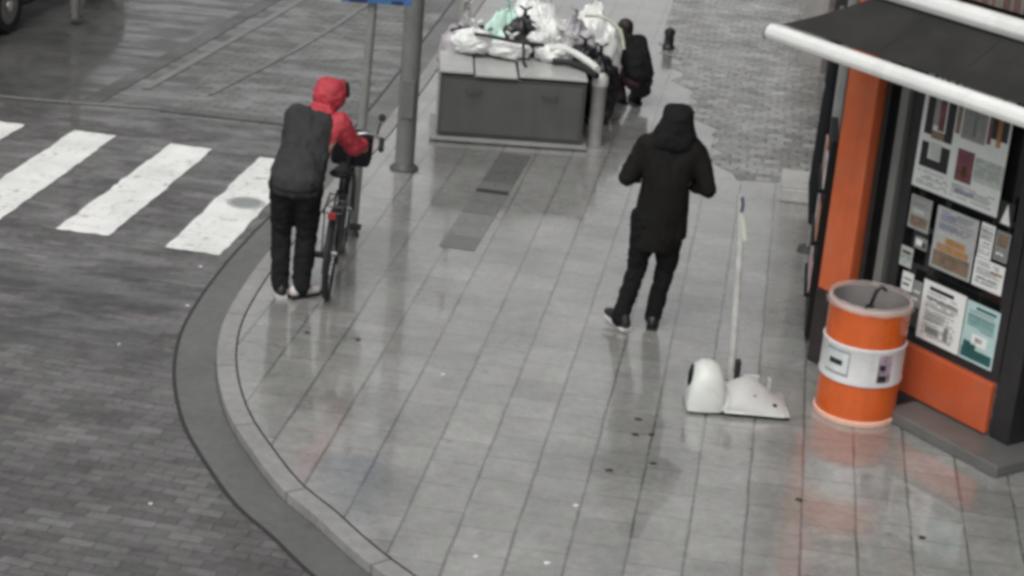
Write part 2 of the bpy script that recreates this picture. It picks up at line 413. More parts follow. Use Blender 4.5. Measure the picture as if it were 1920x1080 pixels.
# darker row of tiles with the drain slot
rnd = random.Random(4)
dk = [mat('dark_tile_%s' % c, col, 0.3, var=0.15, scale=12, bump=0.2) for c, col in (('deep', (0.115, 0.115, 0.11)), ('mid', (0.155, 0.155, 0.15)), ('light', (0.205, 0.205, 0.198)))]
bm = MB(); idx = []
a0 = Vector((-0.075, 17.85)); d0 = Vector((-0.43, -3.1)).normalized(); w0 = Vector((-d0.y, d0.x))
for k in range(9):
    s = a0 + d0 * (k * 0.325); hw = 0.148
    q = [s - w0 * hw, s + w0 * hw, s + w0 * hw + d0 * 0.319, s - w0 * hw + d0 * 0.319]
    bm.poly(q, 0.004); idx.append(min(2, k // 3) if k != 8 else 1)
st = bm.build('tile_strip', None, smooth=False, mats=dk); struct(st)
for p, i in zip(st.data.polygons, idx): p.material_index = i
s = a0 + d0 * (4 * 0.325 - 0.02)
ds = MB()
T = Matrix.Translation((s.x, s.y, 0)) @ Matrix.Rotation(math.atan2(-w0.y, -w0.x), 4, 'Z')
ds.box(-0.14, 0.14, -0.045, 0.045, 0.004, 0.010, T).build('drain_slot', mat('drain_iron', (0.03, 0.03, 0.03), 0.4), smooth=False)
tag(bpy.data.objects['drain_slot'], 'short black drain slot across the row of dark tiles', 'drain')

# zebra stripes
zp = paint_mat()
def jag(a, b, n, amp):
    a, b = Vector(a), Vector(b); out = []
    per = Vector((-(b - a).y, (b - a).x)).normalized()
    for k in range(n):
        t = k / n
        out.append(a.lerp(b, t) + per * (noise.fractal(Vector((a.x * 7 + t * n * 0.33, a.y * 5, t * 3)), 1, 2, 3) * amp + (rnd.uniform(-amp, amp) * 0.7 if k else 0)))
    return out
ZL = ['worn white zebra stripe cut off at the left edge of the picture, farthest from the cyclist',
      'long clean white zebra stripe running off the left picture edge, second from the left',
      'white zebra stripe with chipped edges lying whole between two other stripes',
      'white zebra stripe beside the cyclist with a round cover set in it']
Zq = [[(-5.16, 17.7), (-4.70, 17.64), (-5.05, 15.05), (-5.5, 15.1)], [(-4.22, 17.6), (-3.81, 17.54), (-4.17, 14.87), (-4.60, 14.95)],
      [(-3.28, 17.44), (-2.88, 17.38), (-3.25, 14.73), (-3.69, 14.78)], [(-2.42, 17.26), (-1.98, 17.2), (-2.32, 14.50), (-2.77, 14.57)]]
for q, lb in zip(Zq, ZL):
    pts = []
    for i in range(4): pts += jag(q[i], q[(i + 1) % 4], 26 if i % 2 else 8, 0.012)
    o = MB().poly([(p.x, p.y) for p in pts], ZR + 0.005).build('zebra_stripe', zp, smooth=False)
    tag(o, lb, 'road marking', 'zebra crossing stripes', 'structure')
cv = thing('manhole_cover', 'small round grey cover ring set into the zebra stripe beside the cyclist', 'manhole cover', (-2.33, 15.86, ZR + 0.005))
MB().lathe([(0.13, 0.0), (0.13, 0.006), (0.165, 0.006), (0.165, 0.0)], 32).build('rim', mat('cover_rim', (0.42, 0.43, 0.42), 0.35), cv)
MB().lathe([(0.001, 0.004), (0.128, 0.004)], 32).build('lid', mat('cover_lid', (0.25, 0.27, 0.265), 0.4, bump=0.3), cv)

# wet leaves and bits of paper on the paving
leaf_m = mat('wet_leaf', (0.035, 0.03, 0.022), 0.35); scrap_m = mat('paper_scrap', (0.72, 0.72, 0.70), 0.6)
def flake(name, x, y, z, r, m, label, cat, group, seed):
    rr = random.Random(seed); n = 9
    pts = [(x + math.cos(k * 6.283 / n) * r * rr.uniform(0.55, 1.1) * 1.25, y + math.sin(k * 6.283 / n) * r * rr.uniform(0.5, 1.0)) for k in range(n)]
    tag(MB().prism(pts, z + 0.002, z + 0.008).build(name, m, smooth=False), label, cat, group)
for k, (x, y) in enumerate([(0.905, 11.83), (0.985, 11.6), (0.875, 11.58), (0.98, 11.16), (1.86, 10.82), (0.70, 11.0), (2.55, 10.45), (-1.42, 12.85), (-1.05, 12.8)]):
    flake('wet_leaf', x, y, 0, 0.021, leaf_m, 'small dark wet leaf lying flat on the paving slabs', 'leaf', 'wet leaves on the pavement', k)
for k, (x, y, z) in enumerate([(0.49, 10.47, 0), (-0.07, 9.72, 0), (0.33, 9.72, 0), (-0.42, 12.3, 0), (2.05, 9.75, 0)]):
    flake('paper_scrap', x, y, z, 0.015, scrap_m, 'tiny white scrap of paper on the pale paving slabs', 'litter', 'scraps on the pavement', 20 + k)
for k, (x, y) in enumerate([(-2.68, 12.5), (-2.36, 13.35), (-1.98, 10.15), (-2.42, 14.2)]):
    flake('paper_scrap', x, y, ZR, 0.010 + 0.002 * k, scrap_m, 'tiny white scrap of paper on the dark brick road', 'litter', 'scraps on the road', 40 + k)

# ------------------------------------------------------------------ corner shop (facade frame: a along, o inward, z up)
FA = R(-54); FU = Vector((math.cos(FA), math.sin(FA), 0)); FN = Vector((-FU.y, FU.x, 0)); FO = Vector((2.202, 12.675, 0))
TF = Matrix((( FU.x, FN.x, 0, FO.x), (FU.y, FN.y, 0, FO.y), (0, 0, 1, 0), (0, 0, 0, 1)))
def FP(a, o, z): return TF @ Vector((a, o, z))
orange = mat('orange_render', (0.60, 0.13, 0.045), 0.45, var=0.12, scale=5, bump=0.15, dirt=((0.5, 0.22, 0.14), 0.5), drip=0.45)
orange2 = mat('orange_panel_paint', (0.55, 0.105, 0.035), 0.35, var=0.12, scale=5, dirt=((0.42, 0.14, 0.08), 0.6), drip=0.45)
dkframe = mat('dark_window_frame', (0.02, 0.02, 0.021), 0.4, var=0.3)
glass = mat('dark_shop_glass', (0.012, 0.013, 0.013), 0.06, var=0.3, spec=0.6)
steel = mat('grey_steel', (0.20, 0.20, 0.19), 0.45, metal=0.2, scale=4)
stone = mat('grey_stone', (0.125, 0.125, 0.12), 0.4, scale=6, bump=0.3, dirt=((0.09, 0.09, 0.085), 0.7))
brick = brick_mat()
shop = thing('corner_shop', 'corner shop with orange corner pillar, dark poster window and rolled out awning', 'shop building', FP(0, 0.3, 0))
sh_inv = Matrix.Translation(-FP(0, 0.3, 0))
def fpart(name, boxes, m, parent=shop, bevel=0.0):
    b = MB()
    for a0_, a1_, o0_, o1_, z0_, z1_ in boxes: b.box(a0_, a1_, o0_, o1_, z0_, z1_, sh_inv @ TF)
    return b.build(name, m, parent, bevel=bevel, smooth=False)
pl_ = fpart('pillar', [(-0.43, -0.14, 0.28, 0.52, 0.56, 2.85)], orange, bevel=0.012)
fpart('pillar_lower_part', [(-0.435, -0.135, 0.275, 0.525, 0.0, 0.557)], mat('dark_pillar_lower', (0.028, 0.022, 0.021), 0.4, var=0.4), pl_, bevel=0.008)  # lower stretch of the pillar, darker than the orange above
ar_ = fpart('wall', [(-0.40, 16.0, 0.30, 0.60, 2.852, 13.0)], brick)  # extended unseen, upward and to the right, to shade the lower-right pavement
wn = fpart('window', [(-0.112, 1.25, 0.40, 0.44, 0.47, 2.85)], glass)
fpart('frame', [(-0.112, 1.25, 0.345, 0.398, 0.462, 0.52), (1.17, 1.252, 0.335, 0.398, 0.522, 2.85), (-0.113, -0.07, 0.345, 0.398, 0.522, 2.85), (0.155, 0.235, 0.35, 0.398, 0.522, 2.80)], dkframe, wn)
fpart('mullion', [(0.05, 0.12, 0.315, 0.397, 0.523, 2.79)], steel, wn, bevel=0.006)
pb = fpart('panel', [(-0.112, 1.235, 0.31, 0.36, 0.10, 0.455)], orange2, bevel=0.012)
fpart('plinth', [(0.60, 1.62, 0.03, 0.60, 0.0, 0.085)], stone, bevel=0.012)
fpart('wall_base', [(-0.40, 0.598, 0.305, 0.6, 0.0, 0.098)], mat('dark_base', (0.05, 0.05, 0.05), 0.5))
dr = fpart('door', [(1.42, 2.4, 0.62, 0.66, 0.0, 2.85)], mat('dark_door_glass', (0.03, 0.022, 0.019), 0.12, var=0.4, scale=3))
fpart('frame', [(1.254, 1.418, 0.345, 0.66, 0.09, 2.85), (2.402, 2.52, 0.34, 0.66, 0.09, 2.85)], dkframe, dr)
fpart('handle', [(1.50, 1.53, 0.57, 0.618, 0.8, 1.3)], steel, dr)
fpart('side_panel', [(2.522, 16.0, 0.33, 0.6, 0.0, 2.85)], mat('brown_panel', (0.10, 0.06, 0.045), 0.4, scale=3))
# side wall running up the side street
SW = Vector((0.122, 0.9925, 0)).normalized(); SP = FP(-0.43, 0.30, 0); SI = Vector((SW.y, -SW.x, 0))
TS = Matrix(((SW.x, SI.x, 0, SP.x), (SW.y, SI.y, 0, SP.y), (0, 0, 1, 0), (0, 0, 0, 1)))
def spart(name, boxes, m, parent=shop, bevel=0.0, base=None):
    b = MB()
    for q in boxes: b.box(*q, (Matrix.Translation(-base) if base is not None else sh_inv) @ TS)
    return b.build(name, m, parent, bevel=bevel, smooth=False)
spart('side_wall', [(0.26, 9.0, 0.10, 0.4, 0.0, 2.85), (0.0, 9.0, 0.02, 0.4, 2.853, 13.0)], mat('dark_side_wall', (0.025, 0.024, 0.023), 0.8, spec=0.15, scale=4, dirt=((0.06, 0.06, 0.06), 0.5)))
K_PINK, K_PALE, K_GREY = (mat('card_pink', (0.42, 0.28, 0.31), 0.5, var=0.4, scale=20), mat('card_pale', (0.5, 0.5, 0.5), 0.5, var=0.3, scale=20), mat('card_orange', (0.40, 0.20, 0.12), 0.5, var=0.4, scale=20))
spart('side_window', [(0.3, 1.6, 0.06, 0.098, 0.4, 2.3)], glass)
spart('side_door', [(2.0, 3.2, 0.04, 0.098, 0.02, 2.3)], mat('grey_side_door', (0.05, 0.049, 0.048), 0.7, spec=0.2, scale=3, dirt=((0.08, 0.08, 0.08), 0.6)), bevel=0.01)
spart('downpipe', [(1.72, 1.80, -0.02, 0.06, 0.9, 2.84)], mat('pale_pipe', (0.25, 0.26, 0.25), 0.4), bevel=0.02)
o = spart('side_poster', [(0.30, 0.95, 0.035, 0.055, 0.35, 1.25)], mat('pink_poster', (0.45, 0.36, 0.38), 0.4, var=0.5, scale=7), None, base=TS @ Vector((0.6, 0, 0.35)))
o.location = TS @ Vector((0.6, 0, 0.35)); o.name = 'poster'
tag(o, 'narrow pinkish poster on the side wall just left of the orange pillar', 'poster', 'posters on the shop')
ds_ = thing('doorstep', 'pale concrete doorstep block against the side wall beyond the standing man', 'doorstep', TS @ Vector((4.15, -0.17, 0)), -math.atan2(SW.x, SW.y))
MB().box(-0.14, 0.15, -0.28, 0.38, 0, 0.13).build('step', mat('pale_concrete', (0.50, 0.49, 0.475), 0.35, bump=0.2, scale=12), ds_, bevel=0.015, smooth=False)
MB().box(-0.14, 0.15, -0.27, -0.05, 0.131, 0.15).build('worn_tread', mat('tread_concrete', (0.45, 0.445, 0.43), 0.35, bump=0.2, scale=12), ds_, bevel=0.006, smooth=False)

cr0 = TS @ Vector((0.55, -0.045, 0))
ck = thing('card_rack', 'narrow dark card rack with pale and pink cards left of the orange pillar', 'card rack', cr0, math.atan2(SW.y, SW.x))
MB().box(-0.22, 0.5, -0.05, 0.0, 0.04, 1.55).build('back_board', mat('rack_black', (0.012, 0.012, 0.012), 0.6, spec=0.2), ck, bevel=0.006, smooth=False)
for k_, z_ in enumerate((0.35, 0.75, 1.15)):
    MB().box(-0.21, 0.49, 0.001, 0.045, z_, z_ + 0.03).build('shelf', MATS['rack_black'], ck, smooth=False)
    for q_, x_ in enumerate((-0.19, 0.04, 0.27)):
        MB().box(x_, x_ + 0.18, 0.010, 0.022, z_ + 0.031, z_ + 0.27 + 0.03 * ((k_ + q_) % 2)).build('card', (K_PINK, K_PALE, K_GREY)[(k_ * 2 + q_) % 3], ck, smooth=False)
fl = thing('folded_parasol', 'dark folded parasol leaning by the side wall beyond the card rack', 'parasol', TS @ Vector((2.5, -0.035, 0)))
MB().tube([(0, 0, 0.25), (0, 0, 0.6), (0, 0, 1.3), (0, 0, 1.95)], [0.03, 0.072, 0.058, 0.018], 14).build('canopy', mat('parasol_dark', (0.014, 0.015, 0.017), 0.8, spec=0.2), fl)
MB().tube([(0, 0, 0.02), (0, 0, 2.1)], 0.018, 10).build('pole', MATS['pale_pipe'], fl)
MB().lathe([(0.001, 0.05), (0.08, 0.045), (0.095, 0.0)], 24).build('foot', MATS['dark_base'], fl)
# far brick building up the side street
bb = thing('brick_building', 'reddish brown brick building with pale pilaster standing beyond the shop awning', 'building', TS @ Vector((9.2, 0, 0)))
binv = Matrix.Translation(-(TS @ Vector((9.2, 0, 0))))
def bpart(name, boxes, m, parent=bb):
    b = MB()
    for q in boxes: b.box(*q, binv @ TS)
    return b.build(name, m, parent, smooth=False)
bpart('wall', [(9.2, 40, 0.05, 4, 0, 8)], sett_mat('reddish_brick', (0.16, 0.085, 0.075), (0.23, 0.14, 0.125), (0.2, 0.19, 0.18), 0.22, 0.07, 0, rough=(0.5, 0.7)))
bpart('pilaster', [(9.6, 10.1, -0.22, 0.048, 0, 5.5)], mat('pale_pilaster', (0.36, 0.35, 0.34), 0.5))
for k in range(4):
    w_ = bpart('window', [(11 + 3 * k, 12.6 + 3 * k, 0.02, 0.048, 0.8, 2.4)], glass)
    bpart('frame', [(10.9 + 3 * k, 10.998 + 3 * k, 0.0, 0.049, 0.7, 2.5), (12.602 + 3 * k, 12.7 + 3 * k, 0.0, 0.049, 0.7, 2.5), (10.998 + 3 * k, 12.602 + 3 * k, 0.0, 0.049, 2.402, 2.5), (10.998 + 3 * k, 12.602 + 3 * k, 0.0, 0.049, 0.7, 0.798)], dkframe, w_)

# awning
aw = thing('awning', 'dark grey fabric awning with white front bar rolled out over the shop window', 'awning', FP(0.5, 0.2, 2.6))
ainv = Matrix.Translation(-FP(0.5, 0.2, 2.6))
GA0, GA1, GO, GZ = -0.565, 3.4, -0.36, 2.435
CA0, CO, CZ = -0.12, 0.14, 2.745
def sheet(name, pts, th, m, parent, sub=14, sag=0.02):
    b = MB(); p00, p10, p11, p01 = [Vector(p) for p in pts]
    nrm = (p10 - p00).cross(p01 - p00).normalized()
    g_ = []
    for j in range(sub + 1):
        row = []
        for i in range(sub * 2 + 1):
            u_, v_ = i / (sub * 2), j / sub
            p = p00.lerp(p10, u_).lerp(p01.lerp(p11, u_), v_)
            p = p - Vector((0, 0, 1)) * sag * math.sin(math.pi * v_) + Vector((0, 0, 0.004 * noise.noise(p * 3)))
            row.append(b.bm.verts.new(p))
        g_.append(row)
    for j in range(sub):
        for i in range(sub * 2): b.bm.faces.new((g_[j][i], g_[j][i + 1], g_[j + 1][i + 1], g_[j + 1][i]))
    o = b.build(name, m, parent, smooth=False)
    md = o.modifiers.new('t', 'SOLIDIFY'); md.thickness = th; md.offset = 0; bake(o)
    smooth_by_angle(o.data, 40); return o
A_ = lambda a, o, z: ainv @ FP(a, o, z)
V3 = lambda z: Vector((0, 0, z))
sheet('fabric', [A_(GA0 + 0.05, GO + 0.05, GZ + 0.055), A_(GA1, GO + 0.05, GZ + 0.055), A_(GA1, CO, CZ), A_(CA0, CO, CZ)], 0.006,
      mat('awning_fabric', (0.026, 0.0256, 0.0252), 0.85, spec=0.25, var=0.25, scale=3, bump=0.15, dirt=((0.045, 0.0435, 0.041), 0.6)), aw)
for a in (0.35, 1.0, 1.65, 2.3, 2.95):
    q0, q1 = A_(a, GO + 0.05, GZ + 0.060), A_(a, CO, CZ + 0.005)
    MB().tube([q0.lerp(q1, k / 8) - V3(0.02 * math.sin(math.pi * k / 8)) for k in range(9)], 0.004, 6).build('seam', mat('awning_seam', (0.022, 0.022, 0.022), 0.8), aw)
prof = [(-0.05, -0.048), (0.01, -0.052), (0.05, -0.026), (0.055, 0.018), (0.03, 0.048), (-0.02, 0.052), (-0.05, 0.030), (-0.062, -0.01)]
white_al = mat('white_aluminium', (0.80, 0.81, 0.79), 0.3, var=0.06, scale=5, dirt=((0.5, 0.5, 0.48), 0.5), drip=0.2)
MB().rings([[A_(a, GO + x, GZ + z) for x, z in prof] for a in (GA0, GA1)]).build('front_bar', white_al, aw, bevel=0.008)
MB().rings([[A_(a, GO + x * 1.12, GZ + z * 1.12) for x, z in prof] for a in (GA0 - 0.02, GA0 - 0.001)]).build('end_cap', mat('bar_end_cap', (0.25, 0.26, 0.26), 0.4), aw)
MB().rings([[A_(a, CO + 0.02 + x * 1.25, CZ + 0.05 + z * 1.15) for x, z in prof] for a in (CA0 - 0.04, GA1)]).build('cassette', white_al, aw, bevel=0.008)
for a in (0.25, 2.6):
    MB().tube([A_(a, 0.29, GZ + 0.16), A_(a + 0.35, -0.02, GZ + 0.09), A_(a + 0.05, GO + 0.06, GZ + 0.0)], 0.018).build('folding_arm', mat('arm_grey', (0.3, 0.3, 0.3), 0.4, metal=0.4), aw)

# posters in the shop window
def col(name, c, r=0.4, v=0.12): return mat(name, c, r, var=v, scale=14)
K = dict(f=col('print_faint', (0.20, 0.21, 0.21)), k=col('print_black', (0.02, 0.02, 0.022)), w=col('print_white', (0.84, 0.86, 0.84), v=0.06), g=col('print_grey', (0.27, 0.28, 0.27)),
         r=col('print_maroon', (0.16, 0.055, 0.07), v=0.5), o=col('print_orange', (0.42, 0.22, 0.09), v=0.4), b=col('print_brown', (0.22, 0.16, 0.11), v=0.5),
         t=col('print_teal', (0.22, 0.42, 0.42), v=0.3), d=col('print_deep_teal', (0.02, 0.10, 0.10), v=0.3), v=col('print_violet', (0.30, 0.29, 0.42), v=0.25), p=col('print_pale_green', (0.48, 0.53, 0.49), v=0.1))
def poster(a0, a1, z0, z1, base, blocks, label, off=0.338, tri=False, rows=None):
    loc = FP((a0 + a1) / 2, off, z0)
    t = thing('poster', label, 'poster', loc, 0, 'posters on the shop')
    inv = Matrix.Translation(-loc)
    sh = MB().box(a0, a1, off - 0.004, off, z0, z1, inv @ TF)
    if rows:
        pr = random.Random(int(a0 * 991 + z0 * 577)); Wd, Hd = a1 - a0, z1 - z0
        for (x0, x1, y0, y1) in rows:
            z = z0 + Hd * y1; lh = 0.011
            while z > z0 + Hd * y0 + lh:
                x = a0 + Wd * x0
                while x < a0 + Wd * x1 - 0.012:
                    ln = pr.uniform(0.010, 0.034)
                    if pr.random() < 0.86: sh.box(x, min(x + ln, a0 + Wd * x1), off - 0.0095, off - 0.008, z - lh * pr.uniform(0.4, 0.62), z, inv @ TF)
                    x += ln + 0.007
                z -= lh * pr.choice((1.5, 1.5, 2.4))
    so = sh.build('sheet', None, t, smooth=False, mats=[base, K['f']])
    for p_ in so.data.polygons: p_.material_index = 1 if p_.index > 5 else 0
    for (x0, x1, y0, y1, c) in blocks:
        aa, ab, za, zb = a0 + (a1 - a0) * x0, a0 + (a1 - a0) * x1, z0 + (z1 - z0) * y0, z0 + (z1 - z0) * y1
        b = MB(); bottle = c[0] == '!'; c = c.lstrip('!')
        if bottle:
            sh_ = ((0.5, 0), (0.5, 0.5), (0.42, 0.6), (0.17, 0.72), (0.17, 1.0), (-0.17, 1.0), (-0.17, 0.72), (-0.42, 0.6), (-0.5, 0.5), (-0.5, 0))
            b.rings([[inv @ FP((aa + ab) / 2 + p * (ab - aa), o_, za + q * (zb - za)) for p, q in sh_] for o_ in (off - 0.0075, off - 0.0045)])
        elif tri:
            b.rings([[inv @ FP(p, o_, q) for p, q in ((aa, za), (ab, za), ((aa + ab) / 2, zb))] for o_ in (off - 0.0075, off - 0.0045)])
        else: b.box(aa, ab, off - 0.0075, off - 0.0045, za, zb, inv @ TF)
        b.build('print', K[c], t, smooth=False)
    return t
poster(0.25, 1.01, 1.53, 2.42, mat('board_white', (0.70, 0.73, 0.70), 0.35, var=0.06),
       [(0.05, 0.14, 0.42, 0.98, '!k'), (0.13, 0.20, 0.50, 0.90, '!g'), (0.20, 0.27, 0.47, 0.98, '!r'), (0.29, 0.38, 0.40, 0.98, '!k'), (0.14, 0.29, 0.40, 0.46, 'b'), (0.40, 0.45, 0.5, 0.92, '!b'), (0.60, 0.66, 0.52, 0.80, '!p'), (0.76, 0.80, 0.5, 0.84, '!r'), (0.86, 0.91, 0.5, 0.9, '!o'),
        (0.05, 0.38, 0.17, 0.24, 'k'), (0.05, 0.13, 0.24, 0.36, 'k'), (0.28, 0.38, 0.24, 0.36, 'k'), (0.15, 0.27, 0.25, 0.37, 'p'),
        (0.47, 0.74, 0.48, 0.85, 'g'), (0.47, 0.66, 0.16, 0.40, 'r'), (0.52, 0.60, 0.20, 0.28, 'o'), (0.68, 1.0, 0.20, 0.38, 'p'), (0.50, 0.72, 0.07, 0.10, 'v'), (0.80, 0.98, 0.55, 0.8, 'k')],
       'large white menu board with bottle pictures filling the top of the shop window', rows=[(0.68, 0.97, 0.22, 0.37), (0.05, 0.42, 0.03, 0.14), (0.46, 0.95, 0.03, 0.13), (0.48, 0.73, 0.50, 0.82)])
poster(0.515, 0.88, 1.04, 1.465, mat('menu_grey', (0.44, 0.455, 0.45), 0.35, var=0.1),
       [(0.12, 0.45, 0.82, 0.9, 'v'), (0.10, 0.55, 0.68, 0.74, 'v'), (0.06, 0.94, 0.05, 0.30, 'b'), (0.12, 0.88, 0.32, 0.42, 'o'), (0.30, 0.78, 0.44, 0.54, 'o'), (0.08, 0.55, 0.56, 0.60, 'p')],
       'grey menu sheet with a picture of orange brown food below the menu board', rows=[(0.1, 0.9, 0.60, 0.95)])
poster(0.905, 1.02, 1.24, 1.47, K['w'], [(0.1, 0.9, 0.75, 0.8, 'g'), (0.1, 0.7, 0.6, 0.64, 'g')], 'narrow white slip hanging between the food menu and the dark frame', rows=[(0.1, 0.9, 0.1, 0.9)])
poster(0.90, 1.155, 1.04, 1.235, K['w'], [(0.55, 0.95, 0.62, 0.70, 'o'), (0.1, 0.8, 0.3, 0.34, 'g'), (0.1, 0.7, 0.15, 0.2, 'p')], 'small plain white card right of the food menu', rows=[(0.1, 0.9, 0.1, 0.9)])
poster(0.50, 0.885, 0.525, 0.94, K['w'], [(0.16, 0.72, 0.86, 0.92, 'k'), (0.12, 0.85, 0.70, 0.74, 'g'), (0.12, 0.8, 0.58, 0.62, 'p'), (0.15, 0.6, 0.35, 0.5, 'p'), (0.62, 0.72, 0.12, 0.34, 'g'), (0.2, 0.5, 0.14, 0.24, 'g')],
       'white printed price list with dark heading at the bottom of the window', rows=[(0.12, 0.86, 0.06, 0.82)])
poster(0.895, 1.185, 0.525, 0.93, mat('teal_sheet', (0.48, 0.66, 0.65), 0.35, var=0.1), [(0.05, 0.95, 0.05, 0.22, 'd'), (0.08, 0.45, 0.225, 0.33, 'd'), (0.1, 0.9, 0.60, 0.80, 't'), (0.3, 0.75, 0.30, 0.48, 'w'), (0.4, 0.62, 0.36, 0.44, 'd'), (0.3, 0.9, 0.9, 0.94, 'd')],
       'teal advertising poster in the bottom right corner of the window', rows=[(0.12, 0.88, 0.62, 0.86), (0.5, 0.9, 0.5, 0.58)])
poster(0.30, 0.40, 0.80, 0.93, K['w'], [(0.15, 0.85, 0.6, 0.7, 'g'), (0.15, 0.7, 0.3, 0.4, 'k')], 'small white card low in the window, left of another card')
poster(0.41, 0.49, 0.72, 0.90, K['g'], [(0.15, 0.85, 0.55, 0.62, 'w'), (0.15, 0.7, 0.25, 0.32, 'w')], 'small grey card low in the window beside the price list')
poster(1.03, 1.15, 1.50, 1.66, K['k'], [(0.2, 0.85, 0.08, 0.92, 'w')], 'black card with a white triangle beside the menu board', tri=True, off=0.3335)
poster(0.27, 0.46, 1.24, 1.47, mat('pale_grey_sheet', (0.34, 0.35, 0.34), 0.4), [(0.1, 0.9, 0.1, 0.4, 'b'), (0.2, 0.7, 0.5, 0.6, 'p')], 'pale grey leaflet just under the left end of the menu board', rows=[(0.1, 0.9, 0.62, 0.95)])
poster(0.25, 0.36, 0.96, 1.10, K['p'], [(0.15, 0.85, 0.65, 0.8, 'r')], 'pale green card with a maroon heading at the left edge of the window', rows=[(0.1, 0.9, 0.08, 0.55)])
poster(1.035, 1.155, 1.26, 1.46, K['g'], [(0.15, 0.85, 0.5, 0.9, 'b'), (0.2, 0.7, 0.2, 0.3, 'w')], 'grey leaflet with a brown picture right of the narrow white slip', rows=[(0.1, 0.9, 0.08, 0.4)])
poster(0.36, 0.47, 1.12, 1.20, K['g'], [(0.1, 0.6, 0.3, 0.8, 'w'), (0.65, 0.9, 0.2, 0.6, 'k')], 'tiny dark sticker with white print left of the food menu')

# ------------------------------------------------------------------ oil drum
dc = Vector((2.395, 12.29, 0))
dm = thing('oil_drum', 'bright orange oil drum with white wrap band used as a bin by the pillar', 'drum', dc)
d_or = mat('drum_orange', (0.62, 0.105, 0.014), 0.28, var=0.1, scale=6, coat=0.2, bump=0.06, dirt=((0.36, 0.075, 0.02), 0.6), drip=0.25)
rim = mat('drum_rim_highlight', (0.72, 0.44, 0.34), 0.3, var=0.1)  # pale tone puts the light caught by the rims into their colour
band = mat('drum_white_band', (0.64, 0.64, 0.64), 0.35, var=0.1, scale=7, dirt=((0.45, 0.43, 0.41), 0.6), drip=0.25)
RD = 0.270
def shell(z0, z1, bulge=0.0, n=10): return [(RD + bulge * math.sin(math.pi * k / n), z0 + (z1 - z0) * k / n) for k in range(n + 1)]
MB().lathe([(RD + 0.001, 0.035)] + shell(0.04, 0.285) + [(RD, 0.29)] , 56).build('lower_shell', d_or, dm)
MB().lathe([(RD, 0.555)] + shell(0.56, 0.79) + [(RD - 0.004, 0.80)], 56).build('upper_shell', d_or, dm)
bd = MB().lathe([(RD - 0.002, 0.288), (RD + 0.010, 0.292), (RD + 0.013, 0.305)] + [(RD + 0.007, z) for z in (0.32, 0.42, 0.53)] + [(RD + 0.013, 0.545), (RD + 0.010, 0.556), (RD - 0.002, 0.560)], 56).build('wrap_band', band, dm)
def patch(name, a0, a1, z0, z1, m, rad):
    b = MB(); n = 10
    for r_ in (rad,):
        rows = [[Vector((r_ * math.cos(a0 + (a1 - a0) * k / n), r_ * math.sin(a0 + (a1 - a0) * k / n), z)) for k in range(n + 1)] for z in (z0, z1)]
        b.rings(rows, cap=False, closed=False)
    o = b.build(name, m, bd, smooth=True); md = o.modifiers.new('t', 'SOLIDIFY'); md.thickness = 0.002; bake(o); return o
ca = math.atan2(-dc.y, -dc.x)      # facing the viewer
DR = RD + 0.0105
patch('print', ca - 0.98, ca - 0.28, 0.345, 0.52, mat('label_frame', (0.30, 0.34, 0.34), 0.4), DR)
patch('print', ca - 0.95, ca - 0.31, 0.362, 0.503, mat('label_field', (0.58, 0.62, 0.61), 0.4), DR + 0.003)
patch('print', ca - 0.82, ca - 0.45, 0.415, 0.452, K['k'], DR + 0.006)
patch('print', ca + 0.42, ca + 0.78, 0.33, 0.52, mat('label_photo', (0.32, 0.24, 0.30), 0.4, var=0.6, scale=24), DR)
patch('print', ca + 0.44, ca + 0.66, 0.335, 0.38, K['k'], DR + 0.003)
patch('print', ca + 0.46, ca + 0.60, 0.42, 0.455, K['k'], DR + 0.003)
MB().lathe([(RD - 0.01, 0.0), (RD + 0.010, 0.002), (RD + 0.014, 0.018), (RD + 0.010, 0.036), (RD - 0.001, 0.042)], 56).build('bottom_rim', rim, dm)
MB().lathe([(RD - 0.006, 0.795), (RD + 0.006, 0.803), (RD + 0.010, 0.815), (RD + 0.006, 0.827), (RD - 0.01, 0.828)], 56).build('top_rim', rim, dm)
MB().lathe([(RD - 0.012, 0.826), (RD - 0.016, 0.78), (RD - 0.02, 0.3), (RD - 0.05, 0.05), (0.001, 0.05)], 48).build('inside', mat('drum_inside', (0.09, 0.075, 0.07), 0.5), dm)
# crinkled clear liner folded over the rim
b = MB(); rows = []
for z, off in ((0.62, -0.03), (0.74, -0.022), (0.845, -0.014), (0.852, 0.012), (0.80, 0.024)):
    rows.append([Vector(((RD + off + 0.005 * noise.noise(Vector((k * 0.7, z * 9, 3)))) * math.cos(k * 2 * math.pi / 64), (RD + off + 0.005 * noise.noise(Vector((k * 0.7, z * 9, 3)))) * math.sin(k * 2 * math.pi / 64), z + 0.012 * noise.noise(Vector((k * 0.5, z, 8))))) for k in range(64)])
b.rings(rows, cap=False).build('liner', mat('clear_liner', (0.6, 0.57, 0.56), 0.2, alpha=0.35), dm)
um = thing('umbrella', 'black folded umbrella sticking out of the orange drum', 'umbrella', dc + Vector((-0.05, 0.02, 0.06)))
MB().tube([(-0.05, 0.0, 0.0), (0.02, 0.0, 0.45), (0.06, 0.02, 0.70)], [0.012, 0.04, 0.03], 12).build('canopy', mat('umbrella_black', (0.012, 0.012, 0.013), 0.5), um)
MB().tube([(0.06, 0.02, 0.70), (0.085, 0.03, 0.80), (0.12, 0.03, 0.84), (0.15, 0.03, 0.81)], 0.014, 10).build('handle', mat('umbrella_handle', (0.02, 0.02, 0.02), 0.3), um)

